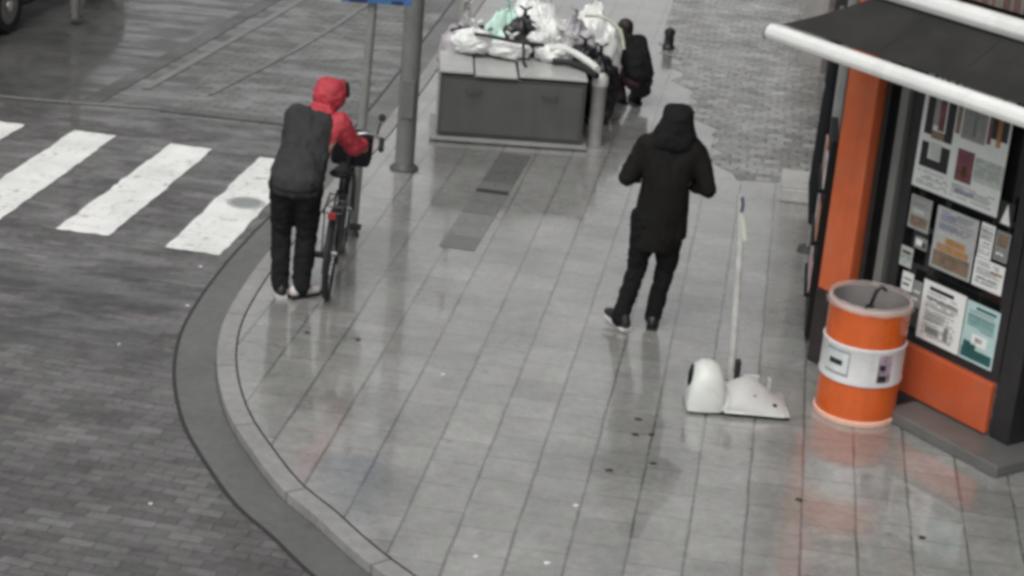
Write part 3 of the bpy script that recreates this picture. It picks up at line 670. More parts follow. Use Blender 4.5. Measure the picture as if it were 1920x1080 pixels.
# ------------------------------------------------------------------ forecourt sign base
sb = thing('sign_holder', 'white plastic holder of a forecourt sign with rounded hump, its panel missing', 'sign holder', (1.58, 12.20, 0), R(2))
wp = mat('white_plastic', (0.62, 0.64, 0.61), 0.4, var=0.1, scale=6, dirt=((0.36, 0.36, 0.34), 0.7), drip=0.25)
gp = mat('greyed_plastic', (0.44, 0.44, 0.425), 0.45, var=0.12, scale=6)
blk = mat('black_rubber', (0.012, 0.012, 0.013), 0.6)
def slabring(x, d, zt, zb, n=12):
    pts = []
    for k in range(n + 1):
        t = -1 + 2 * k / n
        pts.append(Vector((x, t * d, zb + (zt - zb) * (0.04 + 0.96 * (1 - abs(t) ** 1.5)))))
    return pts + [Vector((x, d, zb - 0.004)), Vector((x, -d, zb - 0.004))]
MB().rings([slabring(x, d, zt, 0.034) for x, d, zt in ((-0.30, 0.15, 0.12), (-0.2, 0.17, 0.15), (-0.08, 0.175, 0.165), (-0.02, 0.18, 0.215), (0.05, 0.185, 0.23), (0.12, 0.19, 0.20), (0.20, 0.195, 0.14), (0.27, 0.20, 0.085), (0.32, 0.20, 0.055), (0.34, 0.195, 0.042))]).build('foot', gp, sb, auto=60)
MB().rings([[Vector((x, -d, 0.030)), Vector((x, -d + 0.02, 0.040)), Vector((x, -d + 0.02, 0.026))] for x, d in ((-0.10, 0.196), (0.1, 0.199), (0.30, 0.207))]).build('edge_trim', wp, sb)
MB().rings([[Vector((x, -d, 0.004)), Vector((x, d, 0.004)), Vector((x, d, 0.032)), Vector((x, -d, 0.032))] for x, d in ((-0.325, 0.15), (0, 0.185), (0.335, 0.19))]).build('underside', blk, sb)
# rounded left lobe with a dark recess in its end, moulded in one with the foot
def lobe(x, d, zt, zb=0.02, n=16):
    return [Vector((x, -0.02 + d * math.cos(math.pi * (1 - k / n)), zb + (zt - zb) * max(0.0, math.sin(math.pi * k / n)) ** 0.62)) for k in range(n + 1)] + [Vector((x, -0.02, zb - 0.008))]
MB().rings([lobe(*q) for q in ((-0.352, 0.150, 0.08), (-0.345, 0.165, 0.17), (-0.315, 0.170, 0.285), (-0.27, 0.172, 0.325), (-0.21, 0.170, 0.33), (-0.155, 0.162, 0.305), (-0.12, 0.15, 0.25), (-0.10, 0.13, 0.18), (-0.09, 0.10, 0.10))]).build('left_lobe', wp, sb, auto=60)
MB().hull([(Vector((-0.338, -0.05, 0.205)), (0.016, 0.055, 0.075)), (Vector((-0.322, 0.0, 0.235)), (0.018, 0.05, 0.05))], 14).build('recess', blk, sb)  # black blob stands in for the shade of the hollow end
MB().rings([[Vector((-0.09 + 0.02 * math.sin(k), -0.185 + 0.037 * k, 0.045 + 0.15 * math.sin(math.pi * k / 10))) + Vector(o_) for o_ in ((0, 0, 0), (0.008, 0, 0.004), (0.004, 0, -0.006))] for k in range(11)]).build('mould_seam', MATS['greyed_plastic'], sb)
for x_, y_ in ((0.10, -0.10), (0.24, -0.12)):
    MB().lathe([(0.001, 0.012), (0.014, 0.010), (0.016, 0.0)], 14, Matrix.Translation((x_, y_, 0.125 if x_ < 0.2 else 0.075))).build('screw_cap', blk, sb)
for x, y in ((-0.02, 0.02),):
    MB().box(x - 0.016, x + 0.02, y - 0.03, y + 0.03, 0.17, 0.33).build('post_stub', blk, sb, bevel=0.006, smooth=False)
MB().box(-0.05, 0.14, 0.03, 0.06, 0.17, 0.222).build('slot', gp, sb, bevel=0.008, smooth=False)
MB().box(0.20, 0.225, 0.03, 0.08, 0.10, 0.20).build('post_stub', gp, sb, bevel=0.006, smooth=False)
# thin flag rod with ribbon still standing in the base
fr_ = thing('flag_rod', 'thin pale rod with a small ribbon near its top, standing in the sign base', 'rod', (1.535, 12.29, 0.14))
MB().tube([(0, 0, 0), (-0.02, 0.06, 0.5), (-0.045, 0.11, 1.0), (-0.075, 0.15, 1.28)], [0.027, 0.025, 0.022, 0.016], 10).build('rod', mat('pale_rod', (0.46, 0.46, 0.44), 0.35, var=0.3, scale=7), fr_)
MB().rings([[Vector((x - 0.012, y, z)), Vector((x + 0.012, y, z)), Vector((x + 0.012, y + 0.004, z)), Vector((x - 0.012, y + 0.004, z))] for x, y, z in ((-0.065, 0.125, 1.27), (-0.055, 0.12, 1.22), (-0.06, 0.115, 1.17))]).build('ribbon', mat('dark_ribbon', (0.06, 0.07, 0.10), 0.5), fr_)
MB().rings([[Vector((x - 0.012, y, z)), Vector((x + 0.012, y, z)), Vector((x + 0.012, y + 0.004, z)), Vector((x - 0.012, y + 0.004, z))] for x, y, z in ((-0.06, 0.11, 1.16), (-0.035, 0.10, 1.08), (-0.02, 0.09, 0.98))]).build('ribbon', mat('pale_ribbon', (0.5, 0.52, 0.42), 0.5), fr_)
MB().tube([(0, 0, -0.02), (0, 0.012, 0.10)], 0.016, 10).build('socket', blk, fr_)

# ------------------------------------------------------------------ poles and sign
def pole(name, label, x, y, r, h, m, cat, lean=0.0):
    t = thing(name, label, cat, (x, y, 0))
    MB().lathe([(r * 1.0, 0.0), (r, 0.02), (r, h * 0.5), (r * 0.93, h), (0.001, h + 0.01)], 24, Matrix.Shear('XY', 4, (lean, 0))).build('shaft', m, t)
    MB().lathe([(r * 1.5, 0.0), (r * 1.5, 0.018), (r * 1.05, 0.05), (r * 1.0, 0.06)], 24).build('base_collar', mat('pole_collar', (0.07, 0.07, 0.068), 0.5), t)
    return t
lamp_m = mat('grey_lamp_post', (0.155, 0.158, 0.15), 0.5, metal=0.0, scale=3, var=0.15, dirt=((0.06, 0.06, 0.058), 0.5))
lp = pole('lamp_post', 'thick dark grey lamp post standing on the pavement left of the dark container', -1.076, 17.06, 0.088, 5.0, lamp_m, 'lamp post')
MB().box(-0.055, 0.055, -0.10, -0.07, 0.5, 0.85).build('service_door', mat('lamp_door', (0.13, 0.132, 0.127), 0.5), lp, bevel=0.006, smooth=False)
pole('steel_pole', 'thin pale grey steel pole behind the heap of white bags', -0.83, 21.9, 0.035, 3.2, mat('pale_steel', (0.30, 0.30, 0.28), 0.45), 'pole')
sp_ = pole('sign_post', 'slim grey steel post carrying a blue sign right beside the cyclist', -1.335, 15.08, 0.036, 2.7, mat('post_steel', (0.24, 0.245, 0.235), 0.45, metal=0.1), 'post', lean=0.03)
sg = thing('traffic_sign', 'dark blue traffic sign whose lower edge shows at the top of the slim post', 'sign', (-1.26, 15.02, 1.935), R(4))
MB().box(-0.26, 0.29, -0.012, 0.0, 0.0, 0.60).build('board', mat('sign_blue', (0.05, 0.13, 0.30), 0.35, var=0.25, scale=12), sg, bevel=0.0, smooth=False)
MB().box(-0.20, -0.06, -0.0155, -0.0125, 0.006, 0.032).build('print', mat('sign_dark_blue', (0.012, 0.03, 0.09), 0.35), sg, smooth=False)
MB().box(0.13, 0.22, -0.0155, -0.0125, 0.006, 0.032).build('print', MATS['sign_dark_blue'], sg, smooth=False)
MB().box(-0.035, 0.075, 0.002, 0.018, 0.1, 0.14).build('clamp', steel, sg, smooth=False)
pole('road_post', 'weathered grey post on the far side of the road near the parked car', -5.24, 21.86, 0.055, 2.4, mat('weathered_post', (0.16, 0.155, 0.14), 0.6), 'post')
bo = thing('bollard', 'short black bollard alone on the wet paving in the distance', 'bollard', (1.611, 22.95, 0))
MB().lathe([(0.075, 0), (0.078, 0.03), (0.06, 0.05), (0.056, 0.17), (0.068, 0.19), (0.06, 0.23), (0.03, 0.25), (0.001, 0.255)], 20).build('body', mat('bollard_black', (0.012, 0.014, 0.013), 0.4), bo)
pb_ = thing('pale_bollard', 'pale grey round bollard standing right against the end of the dark container', 'bollard', (0.675, 18.42, 0))
MB().lathe([(0.085, 0), (0.085, 0.04), (0.072, 0.06), (0.070, 0.58), (0.076, 0.60)], 24).build('body', mat('bollard_grey', (0.25, 0.24, 0.24), 0.5, var=0.2, scale=8), pb_)
MB().lathe([(0.076, 0.60), (0.08, 0.62), (0.078, 0.68), (0.05, 0.715), (0.001, 0.72)], 24).build('cap', mat('bollard_white', (0.55, 0.54, 0.53), 0.4), pb_)

# ------------------------------------------------------------------ container
CO_ = thing('container', 'dark grey box container with pale flat lids under the heap of white bags', 'container', (-0.152, 18.16, 0), R(3.6))
cw, cd, ch = 0.70, 0.76, 0.65
MB().box(-cw, cw, 0.0, cd, 0.05, ch).build('body', mat('container_grey', (0.072, 0.072, 0.070), 0.55, var=0.12, scale=3, dirt=((0.045, 0.045, 0.045), 0.6)), CO_, bevel=0.012, smooth=False)
MB().box(-cw + 0.035, cw - 0.035, -0.012, -0.001, 0.09, ch - 0.04).build('front_panel', mat('container_front', (0.092, 0.092, 0.089), 0.5, var=0.12, scale=4, dirt=((0.065, 0.063, 0.06), 0.7), drip=0.3), CO_, bevel=0.004, smooth=False)
MB().box(-cw - 0.07, cw + 0.05, -0.06, cd + 0.03, 0.012, 0.048).build('base_frame', mat('container_base', (0.26, 0.26, 0.255), 0.4), CO_, bevel=0.008, smooth=False)
for x in (-0.38, 0.35):
    MB().tube([(x - 0.07, -0.015, 0.52), (x - 0.07, -0.04, 0.50), (x + 0.07, -0.04, 0.50), (x + 0.07, -0.015, 0.52)], 0.007, 8).build('handle', mat('dark_handle', (0.05, 0.05, 0.05), 0.4), CO_)
lid = mat('container_lid_sky_sheen', (0.46, 0.46, 0.45), 0.22, var=0.08, scale=5, dirt=((0.36, 0.36, 0.355), 0.6))  # pale colour includes the sky mirrored in the wet lids
for x0, x1, dz in ((-0.715, -0.39, 0.0), (-0.375, 0.03, -0.012), (0.05, 0.70, 0.003)):
    MB().box(x0, x1, -0.03 - (0.02 if dz < 0 else 0), cd, ch + 0.022 + dz, ch + 0.052 + dz).build('lid', lid, CO_, bevel=0.008, smooth=False)
MB().box(-cw - 0.012, -cw - 0.001, 0.02, cd - 0.02, 0.10, ch - 0.03).build('side_panel', mat('container_edge_highlight', (0.32, 0.32, 0.315), 0.4), CO_, smooth=False)  # thin pale sheet painted as the highlight along the left edge

# ------------------------------------------------------------------ heap of bags behind the container
def plastic(name, c, rough=0.28, tr=0.0):
    return mat(name, c, rough, var=0.1, scale=8, bump=0.25, coat=0.2)
BW, BMt, BK, BG = plastic('white_bag_plastic', (0.84, 0.85, 0.83)), plastic('mint_bag_plastic', (0.60, 0.84, 0.73)), plastic('black_bag_plastic', (0.015, 0.015, 0.018), 0.3), plastic('grey_bag_plastic', (0.42, 0.40, 0.42))
def bag(x, y, z, sx, sy, sz, m, label, seed, rz=0.0, knot=True, tilt=0.0, cat='bag'):
    t = thing('plastic_bag', label, cat, (x, y, z), rz, 'bags heaped by the container')
    b = MB(); nu, nv = 60, 36; off = Vector((seed * 5.1, seed * 2.3, seed))
    rings = []
    for j in range(1, nv):
        ph = math.pi * j / nv; ring = []
        for i in range(nu):
            th = 2 * math.pi * i / nu
            d = Vector((math.sin(ph) * math.cos(th), math.sin(ph) * math.sin(th), -math.cos(ph)))
            crump = noise.fractal(d * 1.7 + off, 0.9, 2.1, 4) * 0.20 - abs(noise.noise(d * 4.2 + off)) * 0.20 - abs(noise.noise(d * 9.5 + off)) * 0.09
            pinch = 1 - 0.62 * max(0, (d.z - 0.62) / 0.38) ** 1.2
            r_ = 1 + crump
            p = Vector((d.x * r_ * pinch * sx, d.y * r_ * pinch * sy, (max(d.z, -0.72) * r_ * 0.5 + 0.36) * sz * 1.1))
            p.x += p.z * tilt
            ring.append(p)
        rings.append(ring)
    zmin = min(p.z for r_ in rings for p in r_)
    for r_ in rings:
        for p in r_: p.z -= zmin
    b.rings(rings).build('sack', m, t, auto=70)
    if knot:
        top = max((p for r_ in rings for p in r_), key=lambda p: p.z)
        k = MB().hull([(top - Vector((0, 0, 0.01)), 0.022), (top + Vector((0, 0, 0.025)), 0.016)])
        for a in (0.4, 2.6, 4.4):
            k.hull([(top + Vector((0, 0, 0.02)), 0.010), (top + Vector((math.cos(a) * 0.06, math.sin(a) * 0.06, 0.055)), (0.02, 0.02, 0.006))])
        k.build('knot', m, t)
    return t
bag(-0.60, 18.86, 0.703, 0.21, 0.20, 0.27, BW, 'plump white plastic bag on the left lid of the container', 1)
bag(-0.22, 18.80, 0.703, 0.22, 0.15, 0.20, BW, 'flat white bag on the middle of the lids with black strap above', 2)
bag(0.20, 18.82, 0.703, 0.20, 0.15, 0.20, BW, 'low white bag on the right lid just left of the black roll', 3)
bag(-0.28, 19.35, 0.0, 0.34, 0.28, 1.12, BMt, 'tall mint green plastic bag in the middle of the heap', 4)
bag(-0.68, 19.45, 0.0, 0.28, 0.28, 1.04, BG, 'grey crumpled bag at the left end of the heap behind the white one', 5)
bag(0.12, 19.40, 0.0, 0.32, 0.28, 1.20, BW, 'tall bright white bag standing highest right of the mint bag', 6)
bag(0.42, 19.5, 0.0, 0.27, 0.26, 1.08, BG, 'grey bag with pale folds leaning at the right of the heap', 7)
bag(0.68, 19.35, 0.0, 0.24, 0.26, 0.70, BK, 'black rubbish bag at the right end of the heap, next to the crouching person', 8)
bag(0.62, 19.9, 0.0, 0.32, 0.28, 1.16, BW, 'white bag with greenish tint at the back right of the heap', 9)
bag(-0.05, 20.0, 0.0, 0.30, 0.26, 1.15, BW, 'white bag farthest back in the heap, mostly hidden', 10)
bag(-0.02, 19.02, 0.703, 0.14, 0.13, 0.22, BK, 'small black bag wedged between white bags on the lids', 14)
bag(-0.46, 19.12, 0.0, 0.22, 0.18, 0.84, BK, 'black bag showing in the gap left of the mint bag', 15)
bag(0.36, 19.1, 0.0, 0.22, 0.16, 0.84, BK, 'black bag in the gap behind the foam roll', 16)
bag(0.05, 18.84, 0.86, 0.12, 0.10, 0.13, BW, 'small white bag on top of the low bags left of the foam roll', 21, cat='bag')
bag(-0.70, 19.06, 0.703, 0.10, 0.12, 0.16, BK, 'small black bag on the far left corner of the lids', 22)
bag(0.30, 19.0, 0.703, 0.13, 0.12, 0.24, BG, 'small grey bag on the right lid behind the foam roll', 23)
bag(0.50, 18.95, 0.703, 0.14, 0.14, 0.18, BK, 'shiny black bag on the right end of the lids behind the rolls', 24)
bag(-0.12, 19.2, 0.60, 0.20, 0.12, 0.46, BK, 'black bag squeezed between the mint bag and the tallest white bag', 25)
bag(-0.42, 18.98, 0.703, 0.16, 0.13, 0.15, BMt, 'small mint bag squeezed between white bags on the lids', 11)
def roll(name, pts, r, m, label, cat):
    o = MB().tube([p for p in catmull3(pts)], r, 14).build(name, m); return tag(o, label, cat)
def catmull3(pts, n=6):
    P = [Vector(p) for p in pts]; P = [P[0] * 2 - P[1]] + P + [P[-1] * 2 - P[-2]]; out = []
    for i in range(1, len(P) - 2):
        a, b_, c, d = P[i - 1:i + 3]
        for k in range(n):
            t = k / n; out.append(0.5 * ((2 * b_) + (c - a) * t + (2 * a - 5 * b_ + 4 * c - d) * t * t + (3 * b_ - a - 3 * c + d) * t ** 3))
    return out + [P[-2]]
roll('foam_roll', [(0.16, 18.72, 0.850), (0.32, 18.74, 0.850), (0.46, 18.70, 0.805), (0.58, 18.62, 0.755), (0.64, 18.5, 0.735)], 0.036, mat('white_foam', (0.72, 0.74, 0.70), 0.5), 'white curved foam roll draped over the right lid above a black one', 'roll')
roll('rubber_roll', [(0.20, 18.62, 0.750), (0.36, 18.60, 0.755), (0.50, 18.50, 0.740), (0.58, 18.36, 0.735), (0.63, 18.26, 0.730)], 0.032, blk, 'black curved rubber roll lying on the right lid in front of the white one', 'roll')
roll('strap', [(-0.58, 18.72, 0.930), (-0.40, 18.68, 0.925), (-0.2, 18.64, 0.910), (-0.03, 18.62, 0.905), (0.10, 18.66, 0.890)], 0.018, blk, 'black strap lying across the white bags on the lids', 'strap')
roll('cord', [(-0.10, 18.60, 0.910), (-0.085, 18.55, 0.830), (-0.08, 18.50, 0.750), (-0.05, 18.44, 0.715)], 0.014, blk, 'short black cord hanging down the front of the bags onto the lid gap', 'cord')
roll('cable', [(-0.83, 19.1, 0.86), (-0.72, 19.05, 0.90), (-0.5, 19.1, 0.93)], 0.016, blk, 'thin black cable bent over the grey bag at the left', 'cable')
roll('hose', [(0.5, 19.6, 1.02), (0.68, 19.55, 1.03), (0.86, 19.5, 0.92), (0.92, 19.45, 0.74)], 0.018, mat('yellow_green_hose', (0.55, 0.60, 0.47), 0.4), 'pale yellow green hose looped over the back right of the heap', 'hose')

# ------------------------------------------------------------------ people
skin = mat('skin', (0.40, 0.24, 0.18), 0.5, var=0.08)
def hand(b, wrist, direc, palm_n, side, curl=0.6, s=1.0):
    """palm + four unequal curled fingers + thumb; direc: where the fingers point, palm_n: towards the palm side"""
    w = Vector(wrist); d = Vector(direc).normalized(); n = (Vector(palm_n) - d * Vector(palm_n).dot(d)).normalized(); l = d.cross(n) * side
    kn = w + d * 0.085 * s
    b.hull([(w, 0.024 * s), (kn + l * 0.028 * s, 0.014 * s), (kn - l * 0.030 * s, 0.014 * s)], 8)
    for k, (o, ln) in enumerate(((0.031, 0.070), (0.011, 0.080), (-0.010, 0.074), (-0.030, 0.058))):
        p = kn + l * o * s; a = 0.25
        for j, r_ in enumerate((0.0095, 0.0088, 0.008)):
            a += curl
            q = p + (d * math.cos(a) + n * math.sin(a)) * ln * s * (0.45, 0.32, 0.23)[j]
            b.hull([(p, r_ * s), (q, r_ * s * 0.95)], 7); p = q
    t0 = w + d * 0.03 * s + l * 0.028 * s; t1 = t0 + (d * 0.5 + l * 0.6 + n * 0.5).normalized() * 0.042 * s; t2 = t1 + (d * 0.7 + n * 0.7).normalized() * 0.03 * s
    b.hull([(t0, 0.013 * s), (t1, 0.0105 * s)], 7); b.hull([(t1, 0.0105 * s), (t2, 0.009 * s)], 7)
def head(b, c, yaw, pitch=0.0, s=1.0):
    T = Matrix.Translation(c) @ Matrix.Rotation(yaw, 4, 'Z') @ Matrix.Rotation(-pitch, 4, 'X')
    P = lambda x, y, z: T @ Vector((x * s, y * s, z * s))
    b.hull([(P(0, -0.012, 0.03), 0.082 * s), (P(0, 0.02, 0.02), 0.075 * s)], 14)
    b.hull([(P(0, 0.03, 0.02), 0.062 * s), (P(0, 0.055, -0.085), 0.028 * s), (P(0.03, 0.0, -0.06), 0.035 * s), (P(-0.03, 0.0, -0.06), 0.035 * s)], 12)
    b.hull([(P(0, 0.092, 0.01), 0.009 * s), (P(0, 0.108, -0.028), 0.013 * s), (P(0, 0.08, -0.035), 0.016 * s)], 8)
    for sx in (-1, 1):
        b.hull([(P(sx * 0.08, -0.01, 0.015), (0.010 * s, 0.016 * s, 0.024 * s)), (P(sx * 0.08, -0.005, -0.025), 0.009 * s)], 8)
    return T
def face(parent, T, s=1.0):
    eye = mat('eye_dark', (0.02, 0.015, 0.012), 0.2)
    b = MB()
    for sx in (-1, 1): b.hull([(T @ Vector((sx * 0.032 * s, 0.084 * s, 0.008 * s)), 0.009 * s)], 10)
    b.build('eyes', eye, parent)
    MB().hull([(T @ Vector((-0.02 * s, 0.083 * s, -0.062 * s)), 0.006 * s), (T @ Vector((0.02 * s, 0.083 * s, -0.062 * s)), 0.006 * s)], 8).build('mouth', mat('lips', (0.30, 0.12, 0.10), 0.5), parent)
def shoe(parent, pos, yaw, m, sole, pitch=0.0, s=1.0):
    T = Matrix.Translation(pos) @ Matrix.Rotation(yaw, 4, 'Z') @ Matrix.Rotation(-pitch, 4, 'X')
    P = lambda x, y, z: T @ Vector((x * s, y * s, z * s))
    o = MB().hull([(P(0, -0.06, 0.055), 0.042 * s), (P(0, 0.02, 0.06), 0.042 * s), (P(0, -0.03, 0.10), 0.042 * s)], 10).hull([(P(0, 0.0, 0.05), 0.042 * s), (P(0.01, 0.13, 0.042), 0.036 * s), (P(-0.01, 0.15, 0.04), 0.03 * s)], 10).blob('shoe', m, parent, 0.010, 3)
    pts = [(-0.038, -0.095), (0.038, -0.095), (0.042, 0.0), (0.048, 0.10), (0.03, 0.175), (-0.02, 0.18), (-0.045, 0.11), (-0.040, 0.0)]
    MB().rings([[P(x, y, 0.001) for x, y in pts], [P(x * 1.03, y * 1.02, 0.024) for x, y in pts]]).build('sole', sole, o)
V = Vector

# --- man in the long dark coat, walking away
pm = thing('person', 'person in a long dark hooded coat and dark trousers walking away across the pavement', 'person', (0.945, 13.52, 0), R(-2))
coat_m = mat('dark_coat', (0.009, 0.0085, 0.008), 0.85, spec=0.2, var=0.35, scale=5, bump=0.4)
trou_m = mat('black_trousers', (0.007, 0.007, 0.008), 0.85, spec=0.2, var=0.35, scale=6, bump=0.3)
sh_m = mat('black_shoe', (0.012, 0.012, 0.012), 0.4)
hx = 0.075
LH, LK, LA = V((hx - 0.085, 0, 0.86)), V((-0.045, 0.03, 0.47)), V((-0.13, -0.075, 0.10))
RH, RK, RA = V((hx + 0.085, 0, 0.86)), V((0.165, 0.06, 0.47)), V((0.115, 0.05, 0.09))
SHL, SHR = V((hx - 0.15, 0.0, 1.40)), V((hx + 0.21, 0.0, 1.39))
EL, ER = V((hx - 0.265, -0.05, 1.165)), V((hx + 0.325, -0.04, 1.135))
WL, WR = V((hx - 0.10, 0.22, 1.14)), V((hx + 0.13, 0.22, 1.12))
HC = V((hx + 0.055, 0.03, 1.585))
b = MB(); T = head(b, HC, 0.0, 0.25)
b.chain([(HC - V((0, 0, 0.06)), 0.05), (V((hx + 0.03, 0, 1.42)), 0.06)])
b.hull([(SHL, 0.05), (SHR, 0.05), (V((hx, 0, 1.1)), (0.14, 0.09, 0.1)), (V((hx, 0, 0.92)), (0.14, 0.10, 0.08))])
b.chain([(SHL, 0.045), (EL, 0.036), (WL, 0.026)]); b.chain([(SHR, 0.045), (ER, 0.036), (WR, 0.026)])
b.chain([(LH, 0.075), (LK, 0.05), (LA, 0.035)]); b.chain([(RH, 0.075), (RK, 0.05), (RA, 0.035)])
hand(b, WL, (0.5, 0.55, 0.1), (0.6, -0.3, 0.4), 1); hand(b, WR, (-0.5, 0.55, 0.1), (-0.6, -0.3, 0.4), -1)
b.blob('body', skin, pm, 0.0075, 3); face(pm, T)
b = MB()
b.hull([(SHL + V((0.01, 0, 0)), 0.085), (SHR - V((0.01, 0, 0)), 0.085), (V((hx + 0.02, -0.02, 1.15)), (0.168, 0.132, 0.12))], 14)
b.hull([(V((hx + 0.02, -0.02, 1.15)), (0.172, 0.134, 0.12)), (V((hx + 0.015, 0, 0.93)), (0.192, 0.145, 0.06))], 14)
b.hull([(V((hx + 0.015, 0, 0.93)), (0.192, 0.145, 0.06)), (V((hx + 0.035, 0.0, 0.76)), (0.182, 0.140, 0.05)), (V((hx - 0.02, 0.0, 0.65)), (0.165, 0.135, 0.03))], 14)
for S_, E_, W_ in ((SHL, EL, WL), (SHR, ER, WR)):
    b.chain([(S_, 0.080), (E_, 0.064), (W_, 0.046)], 12)
b.hull([(SHL, 0.07), (SHR, 0.07), (HC - V((0.0, 0.02, 0.10)), 0.095)], 12)
b.blob('coat', coat_m, pm, 0.011, 2, fold=0.013, fold_size=0.10, seed=1, drape=0.35)
b = MB().hull([(HC + V((0, -0.01, 0.015)), (0.112, 0.125, 0.115)), (HC + V((0.02, -0.015, 0.085)), 0.055), (HC + V((-0.055, -0.01, 0.09)), 0.05), (HC + V((0.055, -0.01, 0.085)), 0.05)], 14)
b.hull([(HC + V((0, -0.02, 0)), 0.115), (HC + V((-0.02, -0.04, -0.15)), (0.185, 0.11, 0.06))], 14)
b.blob('hood', mat('dark_hood', (0.010, 0.009, 0.0095), 0.85, spec=0.2, var=0.4, scale=6, bump=0.4), pm, 0.012, 3, fold=0.010, fold_size=0.09, seed=2)
b = MB().chain([(LH, (0.12, 0.12, 0.12)), (LK, 0.072), (LA + V((0, 0, 0.0)), 0.062)], 12).chain([(RH, 0.12), (RK, 0.075), (RA, 0.062)], 12).hull([(LH, 0.11), (RH, 0.11)], 12)
b.blob('trousers', trou_m, pm, 0.011, 2, fold=0.012, fold_size=0.08, seed=3)
wsole = mat('white_sole', (0.62, 0.60, 0.58), 0.5)
shoe(pm, V((-0.13, -0.06, 0.028)), R(38), sh_m, wsole, pitch=R(-9)); shoe(pm, V((0.115, 0.065, 0.0)), R(-4), sh_m, blk)

MB().tube([V((hx + 0.02 + 0.002 * k, -0.150 - 0.004 * math.sin(k * 0.8), 1.30 - 0.055 * k)) for k in range(11)], 0.005, 6).build('back_seam', mat('coat_seam', (0.004, 0.004, 0.004), 0.9), pm)
# --- bicycle (rear contact at the origin, forward +Y)
BY = R(-0.5); PBY = R(6.5)
bk = thing('bicycle', 'black city bicycle being pushed along by the person in the red hood', 'bicycle', (-1.371, 13.61, 0), -BY)
bk.rotation_euler = (0, R(2.5), -BY)
fr_m = mat('bike_black', (0.012, 0.012, 0.014), 0.35, var=0.3); chrome = mat('bike_chrome', (0.45, 0.45, 0.45), 0.25, metal=0.9); tyre_m = mat('tyre_rubber', (0.014, 0.014, 0.014), 0.7)
def circ(c, r, n=40): return [V((c.x, c.y + r * math.cos(2 * math.pi * k / n), c.z + r * math.sin(2 * math.pi * k / n))) for k in range(n)]
WR_ = 0.345; H0, H1 = V((0, 0, WR_)), V((0, 1.09, WR_))
def wheel(c):
    t = MB().tube(circ(c, WR_ - 0.025), 0.025, 10, closed=True).build('wheel', tyre_m, bk)
    MB().tube(circ(c, WR_ - 0.045), 0.010, 8, closed=True).build('rim', chrome, t)
    s_ = MB()
    for k in range(28):
        a = 2 * math.pi * k / 28; s_.tube([c + V((0.02 * (-1) ** k, 0, 0)), c + V((0, math.cos(a), math.sin(a))) * (WR_ - 0.05)], 0.0014, 5)
    s_.build('spokes', chrome, t)
    MB().tube([c - V((0.045, 0, 0)), c + V((0.045, 0, 0))], 0.022, 12).build('hub', chrome, t)
    a_ = [c + V((0, math.cos(R(d)), math.sin(R(d)))) * (WR_ + 0.018) for d in range(-5, 190, 12)] if c is H0 else [c + V((0, math.cos(R(d)), math.sin(R(d)))) * (WR_ + 0.018) for d in range(25, 200, 12)]
    m_ = MB(); m_.rings([[p + V((x, 0, 0)) + (p - c).normalized() * z for x, z in ((-0.028, -0.008), (0, 0.006), (0.028, -0.008), (0, -0.002))] for p in a_]).build('mudguard', fr_m, bk)
wheel(H0); wheel(H1)
BB = V((0, 0.46, 0.29)); ST = V((0, 0.30, 0.80)); HT = V((0, 0.90, 0.88)); HB = V((0, 0.96, 0.70))
f = MB().tube([BB, ST], 0.016).tube([BB, HB], 0.019).tube([BB + (ST - BB) * 0.45, HT - V((0, -0.02, 0.08))], 0.016).tube([HT, HB], 0.02)
for sx in (-1, 1):
    f.tube([H0 + V((sx * 0.055, 0, 0)), BB + V((sx * 0.035, 0, 0))], 0.010); f.tube([H0 + V((sx * 0.055, 0, 0)), ST + V((sx * 0.02, 0.01, -0.06))], 0.009)
f.build('frame', fr_m, bk)
f = MB()
for sx in (-1, 1): f.tube([H1 + V((sx * 0.055, 0, 0)), V((sx * 0.05, 1.02, 0.58)), HB + V((sx * 0.045, 0.0, -0.02))], 0.012)
f.tube([HB + V((-0.05, 0, -0.02)), HB + V((0.05, 0, -0.02))], 0.014).build('fork', fr_m, bk)
hb = MB().tube([HT, V((0, 0.86, 1.01))], 0.014).tube(catmull3([(-0.25, 0.60, 1.02), (-0.24, 0.76, 1.04), (-0.14, 0.88, 1.04), (0, 0.88, 1.02), (0.14, 0.88, 1.04), (0.24, 0.76, 1.04), (0.25, 0.60, 1.02)]), 0.0125).build('handlebar', chrome, bk)
for sx in (-1, 1):
    MB().tube([(sx * 0.242, 0.76, 1.04), (sx * 0.248, 0.68, 1.03), (sx * 0.256, 0.56, 1.015)], 0.021, 10).build('grip', blk, hb)
MB().tube([(0.20, 0.84, 1.05), (0.215, 0.84, 1.15)], 0.007, 6).build('mirror_stalk', blk, hb)
MB().lathe([(0.001, 0), (0.027, 0.004), (0.030, 0.012), (0.001, 0.016)], 20, Matrix.Translation((0.225, 0.84, 1.19)) @ Matrix.Rotation(R(80), 4, 'X')).build('mirror', blk, hb)
MB().box(-0.15, 0.16, 0.93, 1.16, 0.74, 0.99).build('front_bag', mat('black_bag_cloth', (0.012, 0.011, 0.014), 0.8, spec=0.2, bump=0.3), bk, bevel=0.035)
MB().hull([(V((0, 0.17, 0.91)), (0.085, 0.06, 0.03)), (V((0, 0.38, 0.92)), (0.02, 0.04, 0.02))], 12).tube([ST, V((0, 0.27, 0.90))], 0.012).build('saddle', blk, bk)
rk = MB()
for sx in (-1, 1): rk.tube([H0 + V((sx * 0.07, 0, 0)), V((sx * 0.07, -0.08, 0.73))], 0.006, 6); rk.tube([(sx * 0.065, -0.26, 0.735), (sx * 0.065, 0.22, 0.735)], 0.007, 6)
for k in range(4): rk.tube([(-0.065, -0.24 + 0.15 * k, 0.735), (0.065, -0.24 + 0.15 * k, 0.735)], 0.006, 6)
rk.build('luggage_rack', fr_m, bk)
